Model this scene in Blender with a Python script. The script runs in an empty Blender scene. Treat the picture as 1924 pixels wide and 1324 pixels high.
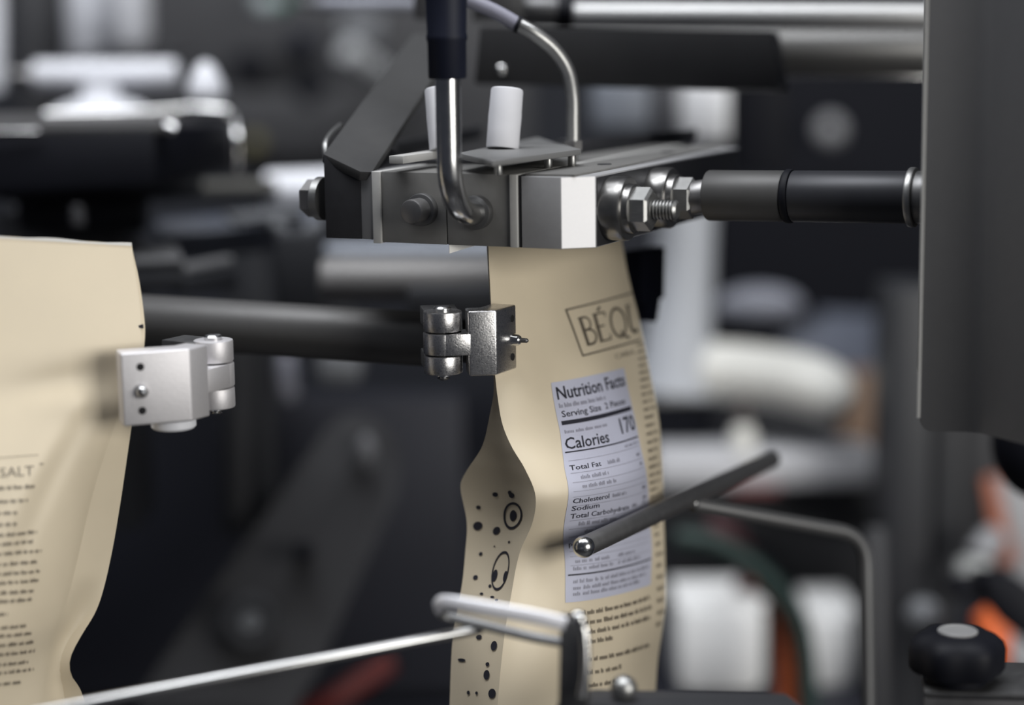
import bpy, bmesh, math, random
from mathutils import Vector as V, Matrix

random.seed(7)
# ------------------------------------------------------------------ camera, world, lights
W_PX, H_PX = 1924.0, 1324.0
LENS, SENSOR = 70.0, 36.0
FPX = LENS / SENSOR * W_PX
PITCH, ROLL = math.radians(9.5), 0.0145
CAM = V((0.0, 0.0, 1.25))
FW = V((0, math.cos(PITCH), -math.sin(PITCH)))
R0 = V((1, 0, 0)); U0 = V((0, math.sin(PITCH), math.cos(PITCH)))
RT = R0 * math.cos(ROLL) - U0 * math.sin(ROLL)
UP = R0 * math.sin(ROLL) + U0 * math.cos(ROLL)

scene = bpy.context.scene
cd = bpy.data.cameras.new('camera'); cam = bpy.data.objects.new('camera', cd)
scene.collection.objects.link(cam)
m = Matrix((RT, UP, -FW)).transposed().to_4x4(); m.translation = CAM
cam.matrix_world = m
cd.lens = LENS; cd.sensor_width = SENSOR; cd.sensor_fit = 'HORIZONTAL'
cd.clip_start = 0.03; cd.clip_end = 50
cd.dof.use_dof = True; cd.dof.focus_distance = 0.751; cd.dof.aperture_fstop = 2.8
scene.camera = cam

world = bpy.data.worlds.new('world'); scene.world = world; world.use_nodes = True
world.node_tree.nodes['Background'].inputs[0].default_value = (0.42, 0.46, 0.58, 1)
world.node_tree.nodes['Background'].inputs[1].default_value = 0.085

def area(name, loc, target, sx, sy, power, col=(1, 1, 1)):
    l = bpy.data.lights.new(name, 'AREA'); l.shape = 'RECTANGLE'; l.size = sx; l.size_y = sy
    l.energy = power; l.color = col
    o = bpy.data.objects.new(name, l); scene.collection.objects.link(o)
    o.location = loc
    o.rotation_euler = (V(target) - V(loc)).to_track_quat('-Z', 'Y').to_euler()
    return o
area('front_lamp', (1.20, -0.54, 1.42), (0.05, 0.78, 1.12), 0.9, 0.7, 20.0, (1.0, 0.98, 0.93))
area('ceiling_lamp', (-0.25, 0.75, 2.55), (-0.05, 0.8, 1.0), 1.5, 0.5, 8.0, (0.95, 0.97, 1.0))
area('background_fill', (-0.1, 0.55, 2.75), (0.0, 1.5, 0.9), 2.4, 0.6, 40.0, (0.95, 0.97, 1.0))  # unseen fill light added to brighten the background machinery

scene.view_settings.view_transform = 'Standard'; scene.view_settings.look = 'None'
scene.view_settings.gamma = 1.0; scene.view_settings.use_curve_mapping = False
scene.view_settings.exposure = 0.0

# ------------------------------------------------------------------ geometry helpers
def P(px, py, d):
    return CAM + d * (FW + RT * ((px - W_PX / 2) / FPX) - UP * ((py - H_PX / 2) / FPX))
def proj(p):
    q = p - CAM; d = q.dot(FW)
    return (W_PX / 2 + FPX * q.dot(RT) / d, H_PX / 2 - FPX * q.dot(UP) / d, d)
def along(p0, d, px=None, py=None):
    q = p0 - CAM
    if px is not None:
        k = (px - W_PX / 2) / FPX; ax = RT
    else:
        k = -(py - H_PX / 2) / FPX; ax = UP
    t = (k * q.dot(FW) - q.dot(ax)) / (d.dot(ax) - k * d.dot(FW))
    return p0 + d * t
def onz(px, py, z):
    r = P(px, py, 1) - CAM
    return CAM + r * ((z - CAM.z) / r.z)
def atz(px, d, z):
    p = P(px, H_PX / 2, d)
    return p + UP * ((z - p.z) / UP.z)
def heading(deg):
    a = math.radians(deg); return V((math.sin(a), math.cos(a), 0))
def depth(p): return (p - CAM).dot(FW)
def lerp(a, b, t): return a + (b - a) * t
def knots(tab, x):
    if x <= tab[0][0]: return tab[0][1]
    for i in range(len(tab) - 1):
        if x <= tab[i + 1][0]:
            x0, y0 = tab[i]; x1, y1 = tab[i + 1]
            m0 = (y1 - y0) / (x1 - x0) if i == 0 else (y1 - tab[i - 1][1]) / (x1 - tab[i - 1][0])
            m1 = (y1 - y0) / (x1 - x0) if i + 2 >= len(tab) else (tab[i + 2][1] - y0) / (tab[i + 2][0] - x0)
            h = x1 - x0; t = (x - x0) / h
            return ((2*t**3 - 3*t*t + 1) * y0 + (t**3 - 2*t*t + t) * h * m0 + (3*t*t - 2*t**3) * y1 + (t**3 - t*t) * h * m1)
    return tab[-1][1]
ZU = V((0, 0, 1))
A = heading(25); B = V((A.y, -A.x, 0))        # sealing jaw: A runs back along it, B across its end
MM = 0.001

def bm_new(): return bmesh.new()
def bev(bm, w, seg=2, ang=25):
    es = [e for e in bm.edges if len(e.link_faces) == 2 and e.calc_face_angle(0) > math.radians(ang)]
    if es and w > 0:
        bmesh.ops.bevel(bm, geom=es, offset=w, segments=seg, profile=0.5, affect='EDGES', clamp_overlap=True)
    return bm
def add_hull_prism(bm, base, vec):
    """base: list of points (planar loop), extruded by vec"""
    v0 = [bm.verts.new(p) for p in base]; v1 = [bm.verts.new(p + vec) for p in base]
    n = len(base)
    bm.faces.new(v0[::-1]); bm.faces.new(v1)
    for i in range(n):
        bm.faces.new((v0[i], v0[(i + 1) % n], v1[(i + 1) % n], v1[i]))
    return bm
def prism(base, vec, w=0.0004, seg=2):
    bm = add_hull_prism(bm_new(), base, vec)
    bmesh.ops.recalc_face_normals(bm, faces=bm.faces)
    return bev(bm, w, seg)
def box(o, ex, ey, ez, w=0.0004, seg=2):
    return prism([o, o + ex, o + ex + ey, o + ey], ez, w, seg)
def frame_of(axis):
    z = axis.normalized(); x = z.orthogonal().normalized(); y = z.cross(x); return x, y, z
def lathe(p0, axis, prof, n=32, bm=None, x=None):
    """prof: list of (distance along axis, radius)"""
    bm = bm or bm_new(); fx, fy, fz = frame_of(axis)
    if x is not None:
        fx = (x - fz * x.dot(fz)).normalized(); fy = fz.cross(fx)
    rings = []
    for t, r in prof:
        if r < 1e-7: rings.append([bm.verts.new(p0 + fz * t)])
        else: rings.append([bm.verts.new(p0 + fz * t + (fx * math.cos(2*math.pi*i/n) + fy * math.sin(2*math.pi*i/n)) * r) for i in range(n)])
    for a, b in zip(rings[:-1], rings[1:]):
        for i in range(n):
            j = (i + 1) % n
            if len(a) == 1 and len(b) == 1: break
            if len(a) == 1: bm.faces.new((a[0], b[j], b[i]))
            elif len(b) == 1: bm.faces.new((a[i], a[j], b[0]))
            else: bm.faces.new((a[i], a[j], b[j], b[i]))
    if len(rings[0]) > 1: bm.faces.new(rings[0][::-1])
    if len(rings[-1]) > 1: bm.faces.new(rings[-1])
    bmesh.ops.recalc_face_normals(bm, faces=bm.faces)
    return bm
def cyl(p0, p1, r, ch=0.0006, n=36, r1=None, bm=None):
    L = (p1 - p0).length; r1 = r if r1 is None else r1
    ch = min(ch, L * 0.3, r * 0.5, r1 * 0.9)
    return lathe(p0, p1 - p0, [(0, r - ch), (ch * 0.3, r - ch * 0.3), (ch, r), (L - ch, r1), (L - ch * 0.3, r1 - ch * 0.3), (L, r1 - ch)], n, bm)
def smooth_path(pts, sub=10):
    out = []
    n = len(pts)
    for i in range(n - 1):
        p0 = pts[max(i - 1, 0)]; p1 = pts[i]; p2 = pts[i + 1]; p3 = pts[min(i + 2, n - 1)]
        for k in range(sub):
            t = k / sub
            out.append(0.5 * ((2 * p1) + (p2 - p0) * t + (2*p0 - 5*p1 + 4*p2 - p3) * t*t + (3*p1 - p0 - 3*p2 + p3) * t**3))
    out.append(pts[-1]); return out
def fillet(pts, rad, seg=10, lim=0.48):
    out = [pts[0]]
    for i in range(1, len(pts) - 1):
        a = (pts[i-1] - pts[i]); b = (pts[i+1] - pts[i])
        ang = a.angle(b); d = min(rad / math.tan(ang / 2), a.length * lim, b.length * lim)
        s = pts[i] + a.normalized() * d; e = pts[i] + b.normalized() * d
        for k in range(seg + 1):
            t = k / seg
            out.append((1-t)**2 * s + 2*t*(1-t) * pts[i] + t*t * e)
    out.append(pts[-1]); return out
def tube(path, r, n=20, bm=None, rf=None, squash=None):
    bm = bm or bm_new(); rings = []
    t0 = (path[1] - path[0]).normalized(); x = t0.orthogonal().normalized()
    if squash: x = (squash[0] - t0 * squash[0].dot(t0)).normalized()
    for i, p in enumerate(path):
        t = (path[min(i + 1, len(path) - 1)] - path[max(i - 1, 0)]).normalized()
        x = (x - t * x.dot(t)).normalized(); y = t.cross(x)
        rr = rf(i / (len(path) - 1)) * r if rf else r
        sy = squash[1] if squash else 1.0
        rings.append([bm.verts.new(p + x * math.cos(2*math.pi*k/n) * rr + y * math.sin(2*math.pi*k/n) * rr * sy) for k in range(n)])
    for a, b in zip(rings[:-1], rings[1:]):
        for i in range(n): bm.faces.new((a[i], a[(i+1) % n], b[(i+1) % n], b[i]))
    bm.faces.new(rings[0][::-1]); bm.faces.new(rings[-1])
    bmesh.ops.recalc_face_normals(bm, faces=bm.faces)
    return bm
def ball(c, r, sc=(1, 1, 1), n=24, ax=None):
    bm = bm_new(); bmesh.ops.create_uvsphere(bm, u_segments=n, v_segments=n // 2, radius=r)
    for v in bm.verts: v.co = V((v.co.x * sc[0], v.co.y * sc[1], v.co.z * sc[2]))
    for v in bm.verts: v.co += c
    return bm
def hexa(p0, axis, r, h, bm=None, x=None, ch=0.14):
    """hex head / nut with chamfered outer rim"""
    return lathe(p0, axis, [(0, r), (h * (1 - ch), r), (h, r * 0.86)], 6, bm, x)
def slab(pts, th, w=0.0006, seg=2):
    n = (pts[1] - pts[0]).cross(pts[2] - pts[0]).normalized()
    if n.dot(pts[0] - CAM) < 0: n = -n
    return prism(pts, n * th, w, seg)

# ------------------------------------------------------------------ materials
MATS = {}
def mat(name, col, rough=0.5, metal=0.0, noise=0.0, scale=400.0, bump=0.0, stretch=None, rvar=0.0, emit=None, spec=0.5):
    if name in MATS: return MATS[name]
    m = bpy.data.materials.new(name); m.use_nodes = True; nt = m.node_tree
    b = nt.nodes['Principled BSDF']
    b.inputs['Base Color'].default_value = (*col, 1); b.inputs['Roughness'].default_value = rough
    b.inputs['Metallic'].default_value = metal; b.inputs['Specular IOR Level'].default_value = spec
    if noise or bump or rvar:
        tc = nt.nodes.new('ShaderNodeTexCoord'); mp = nt.nodes.new('ShaderNodeMapping')
        nt.links.new(tc.outputs['Object'], mp.inputs['Vector'])
        if stretch: mp.inputs['Scale'].default_value = stretch
        nz = nt.nodes.new('ShaderNodeTexNoise'); nz.inputs['Scale'].default_value = scale
        nz.inputs['Detail'].default_value = 5.0
        nt.links.new(mp.outputs['Vector'], nz.inputs['Vector'])
        if noise:
            mx = nt.nodes.new('ShaderNodeMix'); mx.data_type = 'RGBA'
            mx.inputs[6].default_value = (*[max(0, c * (1 - noise)) for c in col], 1)
            mx.inputs[7].default_value = (*[min(1, c * (1 + noise)) for c in col], 1)
            nt.links.new(nz.outputs['Fac'], mx.inputs[0]); nt.links.new(mx.outputs[2], b.inputs['Base Color'])
        if rvar:
            mr = nt.nodes.new('ShaderNodeMapRange')
            mr.inputs[3].default_value = max(0.02, rough - rvar); mr.inputs[4].default_value = min(1, rough + rvar)
            nt.links.new(nz.outputs['Fac'], mr.inputs[0]); nt.links.new(mr.outputs[0], b.inputs['Roughness'])
        if bump:
            bp = nt.nodes.new('ShaderNodeBump'); bp.inputs['Strength'].default_value = bump
            bp.inputs['Distance'].default_value = 0.0003
            nt.links.new(nz.outputs['Fac'], bp.inputs['Height']); nt.links.new(bp.outputs['Normal'], b.inputs['Normal'])
    MATS[name] = m; return m
STEEL = mat('brushed_steel', (0.36, 0.36, 0.355), 0.40, 0.95, 0.12, 300, 0.05, (1, 1, 6), 0.08)
JAWST = mat('jaw_steel', (0.185, 0.182, 0.176), 0.5, 0.3, 0.12, 200, 0.04)
PALE = mat('pale_ground_steel', (0.50, 0.495, 0.48), 0.5, 0.2, 0.08, 300, 0.03)
MIDST = mat('mid_ground_steel', (0.36, 0.36, 0.37), 0.5, 0.3, 0.08, 300, 0.03)
STEEL_B = mat('polished_steel', (0.62, 0.62, 0.62), 0.22, 1.0, 0.05, 200, 0.0, None, 0.06)
STEEL_D = mat('dull_dark_steel', (0.17, 0.17, 0.172), 0.45, 0.85, 0.15, 200, 0.05, None, 0.08)
STEEL_M = mat('satin_steel', (0.27, 0.265, 0.265), 0.42, 0.9, 0.1, 250, 0.04, None, 0.06)
BLACKST = mat('blackened_steel', (0.05, 0.05, 0.055), 0.5, 0.6, 0.2, 200, 0.05)
ALU = mat('cast_aluminium', (0.62, 0.61, 0.61), 0.30, 1.0, 0.15, 1900, 0.30, None, 0.12)
ALU_W = mat('bead_blasted_aluminium', (0.68, 0.665, 0.68), 0.55, 0.75, 0.06, 900, 0.15)
STEEL_R = mat('soft_ground_steel', (0.52, 0.52, 0.52), 0.45, 0.5, 0.05, 200, 0.0, None, 0.04)
GUN = mat('gunmetal', (0.075, 0.074, 0.073), 0.5, 0.3, 0.1, 200, 0.03)
GUNB = mat('dark_gunmetal', (0.035, 0.036, 0.042), 0.45, 0.3, 0.1, 200, 0.03)
BLACKP = mat('black_plastic', (0.004, 0.0045, 0.008), 0.6, 0.0, 0.2, 200, 0.05, spec=0.22)
NAVY = mat('navy_rubber', (0.007, 0.009, 0.020), 0.55, 0.0, 0.15, 300, 0.05, spec=0.25)
SHEATH = mat('grey_sheath', (0.21, 0.21, 0.26), 0.5, 0.0, 0.1, 300, 0.05)
CERAM = mat('white_ceramic', (0.60, 0.60, 0.63), 0.65, 0.0, 0.04, 200, 0.03)
HOLE = mat('bore_black', (0.004, 0.004, 0.005), 0.8)
PAPER = mat('kraft_cream_film', (0.70, 0.605, 0.45), 0.50, 0.0, 0.05, 60, 0.06, None, 0.06)
SEALM = mat('pale_seal_film', (0.78, 0.77, 0.74), 0.45, 0.0, 0.05, 100, 0.05)
LABELW = mat('label_white', (0.53, 0.54, 0.65), 0.5, 0.0, 0.04, 100)
INK = mat('black_ink', (0.022, 0.022, 0.032), 0.5)
INKL = mat('logo_ink', (0.11, 0.092, 0.072), 0.5)
INKG = mat('grey_ink', (0.30, 0.30, 0.36), 0.5)
INKB = mat('brown_black_ink', (0.20, 0.17, 0.13), 0.5)
PANEL = mat('grey_painted_sheet', (0.12, 0.12, 0.124), 0.5, 0.1, 0.05, 200, 0.03)
WHITEP = mat('white_plastic', (0.80, 0.81, 0.86), 0.4, 0.0, 0.04, 40)
CREAM = mat('cream_plastic', (0.80, 0.79, 0.74), 0.4, 0.0, 0.04, 40)
GREYP = mat('grey_plastic', (0.13, 0.135, 0.145), 0.5, 0.0, 0.1, 40)
SLATE = mat('slate_enamel', (0.085, 0.095, 0.125), 0.45, 0.0, 0.1, 30)
DGREY = mat('dark_grey_enamel', (0.026, 0.027, 0.031), 0.5, 0.0, 0.15, 30)
MGREY = mat('mid_grey_enamel', (0.047, 0.047, 0.051), 0.55, 0.0, 0.15, 30)
BROWN = mat('brown_board', (0.16, 0.10, 0.065), 0.6, 0.0, 0.2, 30)
ORANGE = mat('orange_rubber', (0.40, 0.085, 0.022), 0.5, 0.0, 0.15, 60)
RED = mat('red_plastic', (0.30, 0.02, 0.02), 0.5, 0.0, 0.15, 60)
GREENC = mat('dark_green_rubber', (0.012, 0.030, 0.026), 0.5, 0.0, 0.15, 60)
DECK = mat('dark_deck', (0.018, 0.019, 0.027), 0.5, 0.2, 0.25, 8, 0.05)
FLOORM = mat('dark_floor', (0.05, 0.05, 0.055), 0.6, 0.0, 0.2, 6)
WALLM = mat('dark_hall_wall', (0.040, 0.043, 0.055), 0.7, 0.0, 0.3, 3)

# ------------------------------------------------------------------ object helpers
COL = scene.collection
def finish(name, bm, mt, ang=35):
    me = bpy.data.meshes.new(name); bm.to_mesh(me); bm.free()
    c = V((0, 0, 0)); n = len(me.vertices)
    mn = V((1e9,)*3); mx = V((-1e9,)*3)
    for v in me.vertices:
        for k in range(3):
            mn[k] = min(mn[k], v.co[k]); mx[k] = max(mx[k], v.co[k])
    c = V(((mn.x + mx.x) / 2, (mn.y + mx.y) / 2, mn.z))
    for v in me.vertices: v.co -= c
    for p in me.polygons: p.use_smooth = True
    me.set_sharp_from_angle(angle=math.radians(ang))
    me.materials.append(mt)
    o = bpy.data.objects.new(name, me); COL.objects.link(o); o.location = c
    return o
def wloc(o):
    l = V(o.location)
    while o.parent: o = o.parent; l += V(o.location)
    return l
def tag(o, label, cat, group=None, kind=None):
    if label: o['label'] = label
    if cat: o['category'] = cat
    if group: o['group'] = group
    if kind: o['kind'] = kind
    return o
def thing(name, label, cat, loc, group=None):
    o = bpy.data.objects.new(name, None); COL.objects.link(o); o.location = loc
    o.empty_display_size = 0.01
    return tag(o, label, cat, group)
def part(name, bm, mt, parent, label=None, ang=35):
    o = finish(name, bm, mt, ang); w = V(o.location)
    o.parent = parent; o.location = w - wloc(parent)
    if label: o['label'] = label
    return o
def single(name, bm, mt, label, cat, group=None, ang=35):
    return tag(finish(name, bm, mt, ang), label, cat, group)
def struct(name, bm, mt):
    o = finish(name, bm, mt); o['kind'] = 'structure'; return o

# ------------------------------------------------------------------ setting
X, Y = V((1, 0, 0)), V((0, 1, 0))
DZ = 0.80
struct('floor', box(V((-3, -1.5, -0.05)), X * 6, Y * 5.5, ZU * 0.05, 0), FLOORM)
struct('wall_back', box(V((-3, 3.6, 0)), X * 6, Y * 0.1, ZU * 3.2, 0), WALLM)
deck = thing('machine_deck', 'dark steel machine deck behind and below the pouches', 'machine', (0, 1.6, 0))
part('deck_plate', box(V((-1.1, 1.08, DZ - 0.03)), X * 2.2, Y * 1.3, ZU * 0.03, 0.003), DECK, deck)
part('plinth', box(V((-1.0, 1.15, 0)), X * 2.0, Y * 1.15, ZU * (DZ - 0.03), 0.004), DECK, deck)

# ------------------------------------------------------------------ sealing jaws
J0 = P(717, 455, 0.762)
J1 = along(J0, ZU, py=322)
H = (J1 - J0).length
def jx(px): return along(J0, B, px=px)
JL = 0.185
lj = thing('sealing_jaw', 'grey steel left half of the sealing jaw with slanted bracket arm and hex bolt', 'sealing jaw', jx(780))
p = jx(719); q = jx(839.5)
part('jaw_block', box(p, q - p, A * JL, ZU * H, 0.0004), JAWST, lj)
p = jx(703.5) - A * 0.001; q = jx(718.5) - A * 0.001
part('edge_strip', box(p + ZU * -0.0004, q - p, A * JL, ZU * (H + 0.0004), 0.0003), PALE, lj, 'pale steel edge strip')
# side plate: narrow front edge and wide wing running to the left
p = jx(680) ; q = jx(702.5)
part('side_plate', box(p + ZU * 0.0008, q - p, A * 0.16, ZU * (H - 0.0008), 0.0004), mat('side_steel', (0.20, 0.20, 0.205), 0.5, 0.3), lj)
wd = heading(-68)
wp = jx(680) + ZU * 0.0008
wl = along(wp, wd, px=612)
wing = [wp, wl, along(wl, ZU, py=289), along(wp, ZU, py=322)]
part('wing_plate', prism(wing, A * 0.05, 0.0004), BLACKST, lj)
# slanted bracket arm bent back from the wing
bl = wing[2] - wd * 0.0 ; br = along(jx(702.5), ZU, py=323)
bm_ = along(wp, ZU, py=322)
up = P(768, 74, 0.875) - P(613, 289, depth(bl))
arm = [bl, bm_, br, P(870, 62, 0.875), P(776, 62, 0.875)]
arm2 = []
nrm = (arm[4] - arm[0]).cross(arm[2] - arm[0]).normalized()
for pt in arm:
    r = pt - CAM; arm2.append(CAM + r * ((arm[0] - CAM).dot(nrm) / r.dot(nrm)))
part('bracket_arm', slab(arm2, 0.004, 0.0005), mat('matt_grey_coat', (0.055, 0.055, 0.056), 0.7, 0.0, 0.08, 200, 0.03, spec=0.1), lj)
lipp = [P(613, 300, 0.790), P(611, 272, 0.792), P(622, 252, 0.80), P(640, 236, 0.81)]
part('bracket_lip', tube(smooth_path(lipp, 6), 0.0012, 10), STEEL, lj)
# hex bolt and washer on the left
bc = P(612, 373, depth(wl) + 0.006)
part('washer', lathe(bc, -B, [(0, 0.0085), (0.0030, 0.0085), (0.0035, 0.008), (0.0035, 0.0)], 32), STEEL, lj)
b_ = part('hex_bolt', hexa(bc - B * 0.0035, -B, 0.0074, 0.0052, x=ZU), STEEL_M, lj)
# screw on the end of the left half
sc_ = along(along(jx(800), ZU, py=391), A, px=800)
sc_ = jx(797) + ZU * (H * 0.485)
part('cap_screw', cyl(sc_ + A * 0.001, sc_ - A * 0.0105, 0.0046, 0.0008), STEEL_M, lj)
part('screw_collar', cyl(sc_ + A * 0.001, sc_ - A * 0.003, 0.0062, 0.0006), STEEL_D, lj)

rj = thing('sealing_jaw', 'grey steel right half of the sealing jaw with bright chamfered corner', 'sealing jaw', jx(950))
p = jx(841); q = jx(960)
part('jaw_block', box(p, q - p, A * JL, ZU * H, 0.0004), JAWST, rj)
p = jx(961) - A * 0.0012; q = jx(975) - A * 0.0012
part('edge_strip', box(p, q - p, A * JL, ZU * H, 0.0003), PALE, rj, 'pale steel edge strip')
p = jx(976); q = jx(980)
part('spacer_strip', box(p, q - p, A * JL, ZU * (H - 0.0003), 0.0002), BLACKST, rj)
c0 = jx(982) - A * 0.0006; c1 = along(c0, B, px=1054); c2 = along(c1, heading(76), px=1120)
cb = [c0, c1, c2, c2 + A * 0.165, c0 + A * 0.165]
part('clamp_block', prism(cb, ZU * (H - 0.0006), 0.0003), MIDST, rj)
# thin face on the chamfer, its bright reflection painted in as near-white
n_ = V((-(c2 - c1).normalized().y, (c2 - c1).normalized().x, 0)) * -1
if n_.dot(FW) > 0: n_ = -n_
e_ = (c2 - c1).normalized() * 0.0003
part('flank_shade', box(c2 + B * 0.0001 + A * 0.0006 + ZU * 0.0004, B * 0.0003, A * 0.163, ZU * (H - 0.0016), 0), BLACKST, rj)  # dark sheet laid over the block's own flank to paint its shade
part('chamfer_face', prism([c1 + e_ + ZU*0.0003, c2 - e_ + ZU*0.0003, c2 - e_ + ZU*(H-0.0009), c1 + e_ + ZU*(H-0.0009)], n_ * 0.0002, 0), mat('chamfer_glare', (0.95, 0.94, 0.95), 0.5, 0.15, 0.02, 900, 0.05), rj, 'steel chamfer face with painted-in reflection')
# bolts on the right flank of the clamp block
def flank_bolt(dist, parent, with_stud=True):
    base = c2 + A * dist + ZU * (H * 0.50)
    part('bushing', lathe(base, B, [(-0.001, 0.0112), (0.0015, 0.0118), (0.0060, 0.0120), (0.0078, 0.0120), (0.0086, 0.0115), (0.0086, 0.0095), (0.0092, 0.0092), (0.0110, 0.0092), (0.0112, 0.0088)], 40), mat('bushing_steel', (0.26, 0.255, 0.25), 0.3, 0.95, 0.1, 300, 0, None, 0.05), parent)
    nut = part('hex_nut', hexa(base + B * 0.0112, B, 0.0082, 0.0066, x=ZU), STEEL, parent)
    if with_stud:
        prof = [(0, 0.0036)]; k = 0.0
        while k < 0.0085:
            prof += [(k + 0.0003, 0.0037), (k + 0.0008, 0.0027), (k + 0.0013, 0.0037)]; k += 0.0013
        prof += [(k + 0.0009, 0.0028)]
        part('threaded_stud', lathe(base + B * 0.0176, B, prof, 20), STEEL, nut)
    return base
flank_bolt(0.012, rj)
fb2 = flank_bolt(0.058, rj, False)
# thin pouch seal below the jaw gap
# top cover rail of the right jaw running back
tr0 = jx(984) + ZU * (H - 0.0006)
part('top_rail', box(tr0 + A * 0.002, B * 0.020, A * 0.163, ZU * 0.0009, 0.0003), JAWST, rj)
part('screw_head', cyl(tr0 + A*0.05 + B*0.012 + ZU*0.0008, tr0 + A*0.05 + B*0.012 + ZU*0.0012, 0.0028, 0.0002, 20), BLACKST, rj)
part('screw_head', cyl(tr0 + A*0.12 + B*0.012 + ZU*0.0008, tr0 + A*0.12 + B*0.012 + ZU*0.0012, 0.0028, 0.0002, 20), BLACKST, rj)

# push rod running right from the jaw into the grey cover
pr = thing('push_rod', 'round dark steel push rod between the sealing jaw and the grey cover', 'rod', fb2)
r0 = fb2 + B * 0.0178
r0 = along(r0, B, px=1330); r0 = P(1330, 367, depth(r0)); re_ = along(r0, B, px=1760); re_ = P(1760, 371, depth(re_)); RD = (re_ - r0).normalized()
r1 = along(r0, RD, px=1476); r2 = along(r0, RD, px=1490); r3 = along(r0, RD, px=1708); r4 = along(r0, RD, px=1722); r5 = re_
part('stub', cyl(fb2 + B * 0.016, r0 + RD * 0.001, 0.0066, 0.0006), STEEL_M, pr)
part('rod_sleeve', cyl(r0, r1, 0.0098, 0.0008), GUN, pr)
part('collar', cyl(r1, r2, 0.0104, 0.0008), BLACKP, pr)
part('shaft', cyl(r2, r3, 0.0098, 0.0005), GUNB, pr)
part('end_washer', cyl(r3, r4, 0.0112, 0.0008), STEEL, pr)
part('shaft_tail', cyl(r4, r5, 0.0098, 0.0005), STEEL_D, pr)

# ------------------------------------------------------------------ bent heater tube with rubber sleeve
ht = thing('heater_conduit', 'bent steel conduit with dark navy sleeve plugged into the sealing jaw', 'conduit', jx(905))
e0 = jx(899) + ZU * (H * 0.47)
e1 = along(e0, -A, px=846)
path = fillet([e0 + A * 0.002, e1, along(e1, ZU, py=120)], 0.024, 18, 0.85)
part('steel_tube', tube(path, 0.0046, 28), STEEL_B, ht)
part('socket_ring', cyl(e0 + A * 0.001, e0 - A * 0.0035, 0.0064, 0.0005), STEEL_D, ht)
s0 = along(e1, ZU, py=148); zt = (along(e1, ZU, py=-700) - s0).length
zk = (along(e1, ZU, py=72) - s0).length
part('rubber_sleeve', lathe(s0, ZU, [(0, 0.0050), (0, 0.0065), (0.0006, 0.0069), (zk - 0.0012, 0.0070), (zk - 0.0004, 0.0074), (zk + 0.001, 0.0074), (zk + 0.0018, 0.0071), (zk + 0.02, 0.0077), (zt, 0.0078), (zt, 0.0)], 36), NAVY, ht)

# thin sensor lead
sl = thing('sensor_lead', 'thin curved steel sensor lead with grey sheath above the jaw', 'cable', P(1078, 290, 0.80))
d1 = 0.795
pts = [P(480, -560, 0.83), P(620, -200, 0.81), P(740, -68, 0.80), P(830, -22, 0.79), P(880, 0, 0.79), P(930, 22, 0.79), P(974, 47, 0.79)]
part('grey_sheath', tube(smooth_path(pts, 8), 0.0030, 20), SHEATH, sl)
pts = [P(968, 43, 0.79), P(1000, 60, 0.79), P(1040, 92, 0.793), P(1066, 132, 0.795), P(1076, 180, d1), P(1077, 230, d1), P(1077, 268, d1)]
part('steel_capillary', tube(smooth_path(pts, 10), 0.0029, 20), STEEL, sl)
part('sheath_rim', tube(smooth_path([P(970, 45, 0.79), P(977, 48, 0.79)], 2), 0.0034, 20), BLACKP, sl)
f0 = P(1077, 264, d1)
part('gland_nut', hexa(f0, V((0, 0, -1)), 0.0038, 0.0042, x=B), STEEL_M, sl)
part('tip', cyl(f0 - ZU * 0.0042, f0 - ZU * 0.0085, 0.0019, 0.0004, 16), STEEL, sl)

# mounting plates and ceramic insulators over the jaw
ZP = J1.z + 0.0068
mp_ = thing('insulator_plate', 'flat steel plate carrying the white insulators above the jaw', 'plate', onz(960, 292, ZP))
c_fl = onz(925, 302, ZP); c_l = onz(860, 287, ZP); c_bk = onz(1010, 258, ZP); c_r = onz(1092, 280, ZP)
part('plate', prism([c_fl, c_r, c_bk, c_l], ZU * -0.0022, 0.0003), mat('plate_steel', (0.20, 0.20, 0.20), 0.5, 0.3), mp_)
for (ax, ay) in ((936, 306), (1030, 294), (1075, 291)):
    pp = onz(ax, ay, ZP - 0.0022)
    part('screw', cyl(pp + Y * 0.002, pp + Y * 0.002 - ZU * 0.0046, 0.0016, 0.0003, 14), STEEL, mp_)
bar_a = onz(757, 293, ZP - 0.0005); bar_dir = A
p1_ = along(bar_a, A, px=838)
part('front_bar', box(bar_a, p1_ - bar_a, B * -0.006, ZU * -0.0030, 0.0003), PALE, mp_)
part('cross_bar', box(onz(740, 300, ZP - 0.005), onz(900, 300, ZP - 0.005) - onz(740, 300, ZP - 0.005), A * 0.012, ZU * -0.0018, 0.0002), BLACKST, mp_)
def insulator(base, top, r, label):
    ax = top - base; L = ax.length
    prof = [(0, r * 0.97), (L * 0.02, r), (L * 0.3, r * 1.0), (L * 0.55, r * 1.02), (L * 0.62, r * 1.0), (L * 0.96, r * 0.985), (L * 0.985, r * 0.95), (L, r * 0.86), (L, r * 0.62), (L * 0.97, r * 0.6), (L * 0.97, 0)]
    t = thing('ceramic_insulator', label, 'insulator', base)
    part('ceramic_body', lathe(base, ax, prof, 36), CERAM, t)
    part('bore', cyl(base + ax * 0.955, base + ax * 0.974, r * 0.5, 0.0002, 20), HOLE, t)
ib = onz(944, 279, ZP)
insulator(ib, P(953, 166, depth(ib)), 0.0064, 'white cylindrical ceramic insulator standing in the open right of the bent conduit')
ib2 = onz(832, 281, ZP)
insulator(ib2, P(822, 166, depth(ib2) + 0.002), 0.0052, 'white ceramic insulator half hidden behind the bent steel conduit')

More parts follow.
